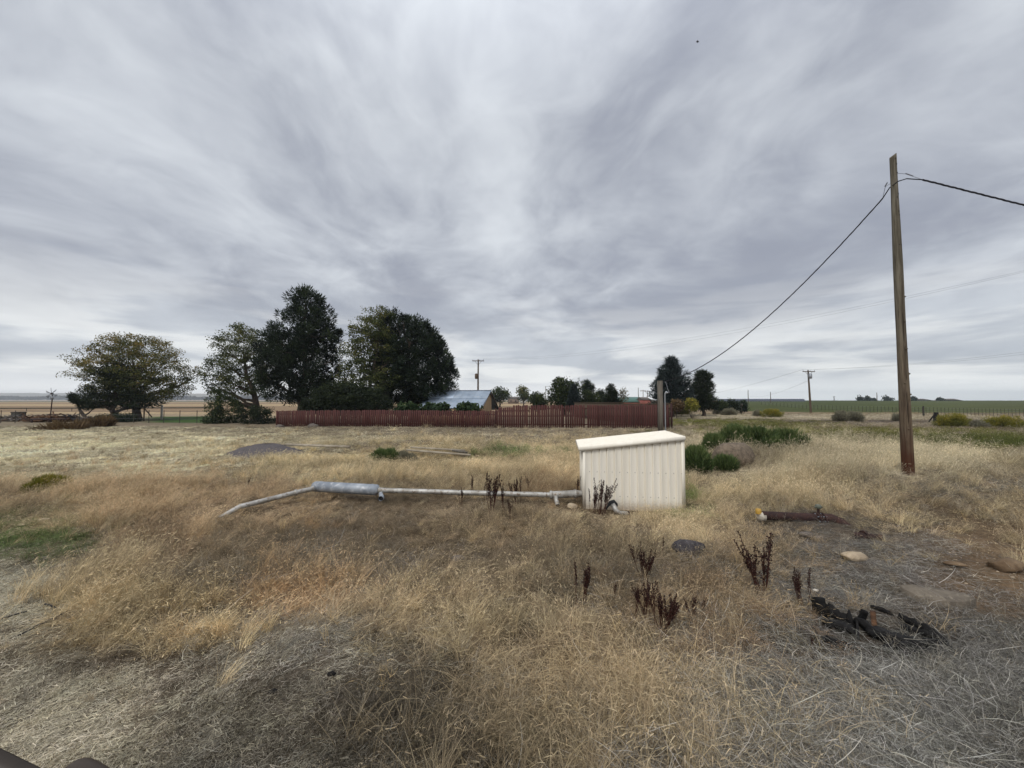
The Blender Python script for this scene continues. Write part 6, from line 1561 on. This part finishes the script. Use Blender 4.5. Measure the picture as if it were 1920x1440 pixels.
x_ = at(303, 780, 44).x; z_ = gz(x_, 44); g = Geo(); g.box((0, 0, .8), (.16, .12, 1.7)); tag(g.obj('white_post', M['white'], loc=(x_, 44, z_)), 'white post standing on the green lawn at the left', 'post')
x_ = at(270, 780, 41).x; z_ = gz(x_, 41); r = thing('gate_brace', (x_, 41, z_), 'timber brace leaning on a post beside the locust trunk', 'brace')
g = Geo(); g.tube([(0, 0, -.1), (0, 0, 1.35)], .06, 6); g.obj('post', M['timber'], r); g = Geo(); g.bar((0.05, 0, 1.3), (.85, 0, .4), .07, .09); g.obj('brace', M['timber'], r)
# whirligig
x_ = at(96, 780, 40).x; z_ = gz(x_, 40); wgm = thing('yard_windmill', (x_, 40, z_), 'rusty garden windmill with six flat blades on a thin leaning pole', 'windmill')
hh = at(0, 738, 40).z - z_; g = Geo(); g.tube([(-.12, 0, -.1), (.05, 0, hh)], [.05, .04], 8); g.obj('pole', M['rust'], wgm)
g = Geo(); g.tube([(.05, -.14, hh), (.05, 0, hh)], [.09, .09], 10); g.obj('hub', M['rust'], wgm)
for k in range(6):
    a = PI / 2 + .15 + k * PI / 3; g = Geo(); u_ = Vector((math.cos(a), 0, math.sin(a))); c = Vector((.05, -.12, hh)); s_ = Vector((-u_.z, 0, u_.x)); tw = Vector((0, .07, 0))
    V = [c + u_ * .1 - s_ * .03, c + u_ * .1 + s_ * .03, c + u_ * .60 + s_ * .11 + tw, c + u_ * .60 - s_ * .11 - tw]; V = [list(v_) for v_ in V] + [list(v_ + Vector((0, .015, 0))) for v_ in V]
    g.add(V, [[0, 1, 2, 3], [7, 6, 5, 4], [0, 3, 7, 4], [1, 5, 6, 2], [3, 2, 6, 7]]); g.obj('blade', M['galv'], wgm)
# debris piles at the far left yard
for i, (px, py, r, sq, mt, lab) in enumerate(((70, 779, 1.0, (1.6, .8, .6), 'brownwood', 'brown heap of old timber left of the garden windmill'), (112, 776, 1.1, (1.7, .8, .6), 'brownwood', 'brown heap of brush and timber right of the garden windmill'), (133, 787, .75, (1.3, .8, .75), 'lava', 'dark rounded heap right of the low rail'), (20, 783, .9, (1.8, .8, .5), 'stone', 'grey heap at the far left edge of the yard'), (165, 784, .6, (1.5, .8, .6), 'stone', 'small heap at the foot of the leftmost evergreen'))):
    x_ = at(px, 780, 40 + i * .3).x; z_ = gz(x_, 40 + i * .3); gr = rock_geo(r * .8, 50 + i, (sq[0], sq[1], sq[2] * .5), rough=.9, sub=3, cuts=8); rj = random.Random(50 + i)
    for k in range(70):
        q_j = Vector((rj.gauss(0, r * sq[0] * .5), rj.gauss(0, r * .4), 0)); q_j.z = r * sq[2] * rj.uniform(0, .9) * math.exp(-(q_j.x / (r * sq[0])) ** 2); a_j = rj.uniform(0, PI); l_j = rj.uniform(.2, .9)
        e_j = Vector((math.cos(a_j), math.sin(a_j), rj.gauss(0, .35))) * l_j; gr.bar(q_j - e_j / 2, q_j + e_j / 2, rj.uniform(.03, .14), rj.uniform(.02, .08), shade=rj.uniform(.4, 1.9))
    o = gr.obj('junk_heap', M[mt], loc=(x_, 40 + i * .3, z_ + r * .2)); tag(o, lab, 'heap')
x_ = at(58, 784, 39).x; g = Geo(); g.bar((0, 0, .35), (3.6, 0, .35), .1, .12); g.box((.1, 0, .15), (.1, .1, .4)); g.box((1.8, 0, .15), (.1, .1, .4)); g.box((3.5, 0, .15), (.1, .1, .4)); tag(g.obj('low_rail', M['rust'], loc=(x_, 39, gz(x_, 39))), 'low rusty rail beneath the garden windmill', 'rail')
x_ = at(35, 775, 42).x; g = Geo(); g.box((0, 0, .45), (.9, .6, .5)); g.box((.0, 0, .75), (1.0, .65, .1)); tag(g.obj('dark_box', M['tpost'], loc=(x_, 42, gz(x_, 42) + .15)), 'dark square box among the junk at the far left', 'box')
# rocks at fence foot
for i, (px, py, r) in enumerate(((528, 801, .28), (586, 801, .32))):
    x_ = at(px, 790, 32.6 - i * .3).x; rr_ = rock_geo(r, 60 + i, (1.5, .8, .7)); tag(rr_.obj('rock', M['stone'], loc=(x_, 32.4, gz(x_, 32.4) + .08)), ('stone at the left end of the red fence', 'second stone along the foot of the red fence from its left end')[i], 'rock')

# hose and bits at the left
def hose(name, label, pts, r, cat):
    P_ = [pz(*p) for p in pts]; a = P_[0]; g = Geo(); g.tube([p - a for p in P_], r, 7); return tag(g.obj(name, M['black'], loc=a), label, cat)
hose('hose', 'thick black hose end lying on the flattened grass at the left', [(30, 1198, .02), (58, 1186, .03), (88, 1172, .035), (124, 1157, .05)], .009, 'hose')
hose('hose', 'thinner black hose beside the thick one', [(36, 1190, .02), (60, 1182, .03), (95, 1170, .04), (118, 1164, .03)], .006, 'hose')
hose('hose', 'black hose end at the left edge of the picture', [(-30, 1175, .02), (4, 1165, .025), (28, 1158, .03), (50, 1152, .03)], .007, 'hose')
hose('stick', 'short dark stick on the pale grass above the hoses', [(84, 1138, .03), (94, 1142, .04), (105, 1146, .03)], .008, 'stick')
rock('burnt_scrap', 'black scrap on the mound of pale dead grass', 622, 1268, .035, (1.2, .8, .5), 'char', 71, sink=-.2, cat='scrap')
rock('burnt_scrap', 'black scrap at the left foot of the pale dead grass mound', 512, 1301, .03, (1.6, .7, .5), 'char', 72, sink=-.2, cat='scrap')

# bird
b0 = at(1308, 78, 32); g = Geo(); bd = thing('bird', b0, 'tiny dark bird high in the sky', 'bird')
g = Geo(); g.tube([(-.0, .0, -.13), (0, 0, -.08), (0, 0, 0), (0, 0, .07), (0.01, 0, .11), (.02, 0, .14)], [.012, .03, .045, .035, .028, .004], 10); g.obj('body', M['black'], bd, smooth=True)
for s_ in (-1, 1):
    g = Geo(); V = [(0, -.01, .05), (0, .01, -.03), (s_ * .10, .0, .02), (s_ * .04, 0, .10), (s_ * .15, .02, -.03)]; g.add(V, [[0, 1, 2], [0, 2, 3], [1, 4, 2]]); g.add(np.array(V) + [0, .008, 0], [[1, 0, 2], [2, 0, 3], [4, 1, 2]]); g.obj('wing', M['black'], bd)

# ------------------------------------------------------------------ parked vehicle, its door edge and mirror at the lower left
M['paint'] = mat_simple('dark_car_paint', (34, 37, 42), (40, 43, 48), 2, .18, .3, spec=.6); M['trim'] = mat_simple('brown_trim', (62, 52, 44), (50, 43, 37), 6, .5); M['carglass'] = mat_simple('tinted_glass', (30, 38, 46), (36, 44, 52), 2, .08, 0, spec=.8)
P1 = at(0, 1388, .80); r2_ = ray(112, 1441); P2 = Vector((0, 0, H)) + r2_ * ((P1.z - H) / r2_.z); dL = (P2 - P1); dL.z = 0; dL.normalize(); nO = Vector((-dL.y, dL.x, 0))    # nO: outward, away from the viewer
veh = thing('parked_car', P1, 'dark car seen only by its door edge and side mirror at the lower left corner', 'car')
def prism(prof, s0, s1, nm, mat):
    n_ = len(prof); V = [list(dL * s + nO * a + Vector((0, 0, b))) for s in (s0, s1) for (a, b) in prof]
    g = Geo(); g.add(V, [[k, (k + 1) % n_, n_ + (k + 1) % n_, n_ + k] for k in range(n_)]); g.f.append(np.array([list(range(n_))[::-1], list(range(n_, 2 * n_))])); g.mi.append(np.zeros(2)); return g.obj(nm, M[mat], veh)
prism([(.03, -.95), (.0, -.03), (-.004, -.008), (-.012, 0), (-.030, -.003), (-.036, -.012), (-.036, -.95)], -1.9, .55, 'door_trim', 'trim')
prism([(-.038, -.95), (-.038, -.03), (-.052, -.03), (-.052, -.95)], -1.9, .52, 'rubber_seal', 'black')
prism([(-.054, -.95), (-.054, -.025), (-.062, -.014), (-.078, -.018), (-.15, -.06), (-.15, -.95)], -1.9, .5, 'door_panel', 'paint')
c = at(140, 1494, .66) - P1; rg_ = rock_geo(1, 1, (1, 1, 1), rough=0, sub=3, cuts=0)
g = Geo(); Vs = rg_.v[0]; Vs = np.sign(Vs) * np.abs(Vs) ** .75; 
ang = -.35; Rz = np.array([[math.cos(ang), -math.sin(ang), 0], [math.sin(ang), math.cos(ang), 0], [0, 0, 1]])
g.add((Vs * [.062, .035, .032]) @ Rz.T, rg_.f[0]); vm = g.obj('side_mirror', M['paint'], veh, smooth=True, loc=c)
g = Geo(); g.add((Vs * [.064, .022, .0335]) @ Rz.T + [.004, .016, -.0005], rg_.f[0]); g.obj('mirror_trim', M['trim'], vm, smooth=True)
g = Geo(); g.bar((-.05, -.01, -.03), (-.16, -.02, -.06), .03, .02); g.obj('mirror_arm', M['black'], vm)

# ------------------------------------------------------------------ sow the grass
pts = seed_points(); x, y = pts[:, 0], pts[:, 1]
z = hgt(x, y)
u, v, Wt = plan_weights(x, y, z)
cw = np.cumsum(Wt, 1); rr_ = RNG.uniform(0, 1, len(x)) * cw[:, -1]
pick = (cw < rr_[:, None]).sum(1); pick = np.minimum(pick, len(PLAN))
kind = PKIND[pick]
tint = PCOL[pick]
mean = (Wt[:, :, None] * PCOL[None]).sum(1) / Wt.sum(1)[:, None]
tint = tint * 0.8 + mean * 0.2
patch = 0.50 + 1.05 * fbm(x * 0.8, y * 0.8, 51, 4)
tint = tint * patch[:, None] * RNG.uniform(0.78, 1.22, len(x))[:, None]
tint[:, 0] *= RNG.uniform(0.96, 1.06, len(x)); tint[:, 2] *= RNG.uniform(0.88, 1.1, len(x))
TINT_GAIN = 1.30
lum = tint @ np.array([0.3, 0.55, 0.15]); GREY = np.where(np.isin(kind, [KINDS.index('green')]), 0.05, 0.34)[:, None]
tint = tint * (1 - GREY) + lum[:, None] * GREY * np.array([[1.02, 1.0, 0.95]])
tint = np.clip(tint * TINT_GAIN * np.array([[0.975, 1.0, 1.0]]), 0, 0.95)
hs_ = PH[pick] * (0.72 + 0.28 * sm(4, 9, y)) * RNG.uniform(0.7, 1.25, len(x)) * (0.25 + 1.5 * fbm(x * 1.2 + 9, y * 1.2, 61, 3))
ok = ~((x > 1.36) & (x < 3.72) & (y > 7.62) & (y < 9.3))
for (kx, ky, kr) in KEEP: ok &= np.hypot(x - kx, y - ky) > kr
ok &= ~((u < 230) & (v > 1500))
# keep growth low right in front of the pipes, timber and the slab
def low(cx, cy, rx, ry, f):
    global hs_
    e = np.exp(-0.5 * (((u - cx) / rx) ** 2 + ((v - cy) / ry) ** 2)); hs_ = hs_ * (1 - (1 - f) * e)
low(820, 945, 260, 16, .45); low(500, 955, 90, 18, .5); low(1500, 992, 110, 18, .2); low(1640, 1200, 110, 34, .25); low(1110, 1140, 60, 20, .6); low(1230, 1180, 70, 22, .6); low(1210, 1100, 30, 14, .6); low(1430, 1125, 40, 16, .6); low(1755, 1130, 60, 20, .3); low(1290, 1055, 45, 16, .5); low(1600, 1060, 45, 14, .4); low(1150, 965, 60, 10, .5); low(1073, 962, 25, 8, .5); low(860, 1060, 30, 12, .5)
low(610, 851, 90, 5, .15); low(830, 863, 80, 7, .15); low(1150, 962, 50, 12, .25); low(1210, 956, 30, 10, .3); low(1706, 898, 40, 10, .3); low(1374, 886, 44, 14, .2); low(60, 1185, 90, 24, .4); low(70, 990, 50, 12, .5)
slab_hit = (((u - 1755) / 58) ** 2 + ((v - 1128) / 20) ** 2) < 1
ok &= ~slab_hit
lodd = (y > 12.5).astype(int)
yawb = (fbm(x * 0.7, y * 0.7, 71) - 0.5) * 4.5 + 0.15
for kd in KINDS[:-1]:
    ki = KINDS.index(kd)
    for lod in (0, 1):
        s_ = ok & (kind == ki) & (lodd == lod)
        n = int(s_.sum())
        if n < 3: continue
        yaw = yawb[s_] + RNG.normal(0, {'straw': 0.9, 'stub': 0.8, 'dark': 1.0, 'mat': 0.9}.get(kd, 3), n)
        rot = np.stack([RNG.normal(0, .1, n), RNG.normal(0, .1, n), yaw], 1)
        h = hs_[s_]; wx = (0.85 + RNG.uniform(0, .4, n)) * (1.0 if lod == 0 else 1.0)
        far_ = np.clip(y[s_] / 14, 1, 2.0) if lod else np.ones(n)
        scl = np.stack([wx * far_, wx * far_, h * (1 + (far_ - 1) * .15)], 1)
        P_ = np.stack([x[s_], y[s_], z[s_]], 1)
        nm, lab, cat = NAMES[kd]
        if lod: lab = lab.replace('in the foreground', '').strip() + ', further back'
        scatter(nm, COLS[kd, lod], P_, rot, scl, tint[s_], lab, cat)
nt = 330
tx_ = RNG.uniform(-1, 1, nt * 4); ty_ = 2.0 + 8 * RNG.uniform(0, 1, nt * 4) ** 0.8; tx_ = tx_ * 1.3 * ty_
uu, vv_ = project(tx_, ty_, np.zeros(len(tx_)))
kp = ((uu > 330) & (vv_ < 1400) & (vv_ > 960)) | (uu > 1380); kp &= fbm(tx_ * .6, ty_ * .6, 91) > .5
kp &= ~((tx_ > 1.3) & (tx_ < 3.8) & (ty_ > 7.3) & (ty_ < 9.4)); tx_, ty_ = tx_[kp][:nt], ty_[kp][:nt]; n = len(tx_)
gy_ = RNG.uniform(0.8, 1.1, (n, 1)) * np.where(RNG.uniform(0, 1, (n, 1)) < .85, np.array([lin(160, 150, 132)]), np.array([lin(196, 170, 122)])) * 1.2
scatter(NAMES['twig'][0], COLS['twig', 0], np.stack([tx_, ty_, hgt(tx_, ty_)], 1), np.stack([RNG.normal(0, .25, n), RNG.normal(0, .25, n), RNG.uniform(0, 6.28, n)], 1), np.repeat(RNG.uniform(.5, 1.0, (n, 1)), 3, 1), gy_, NAMES['twig'][1], NAMES['twig'][2])
print('clumps', len(x))
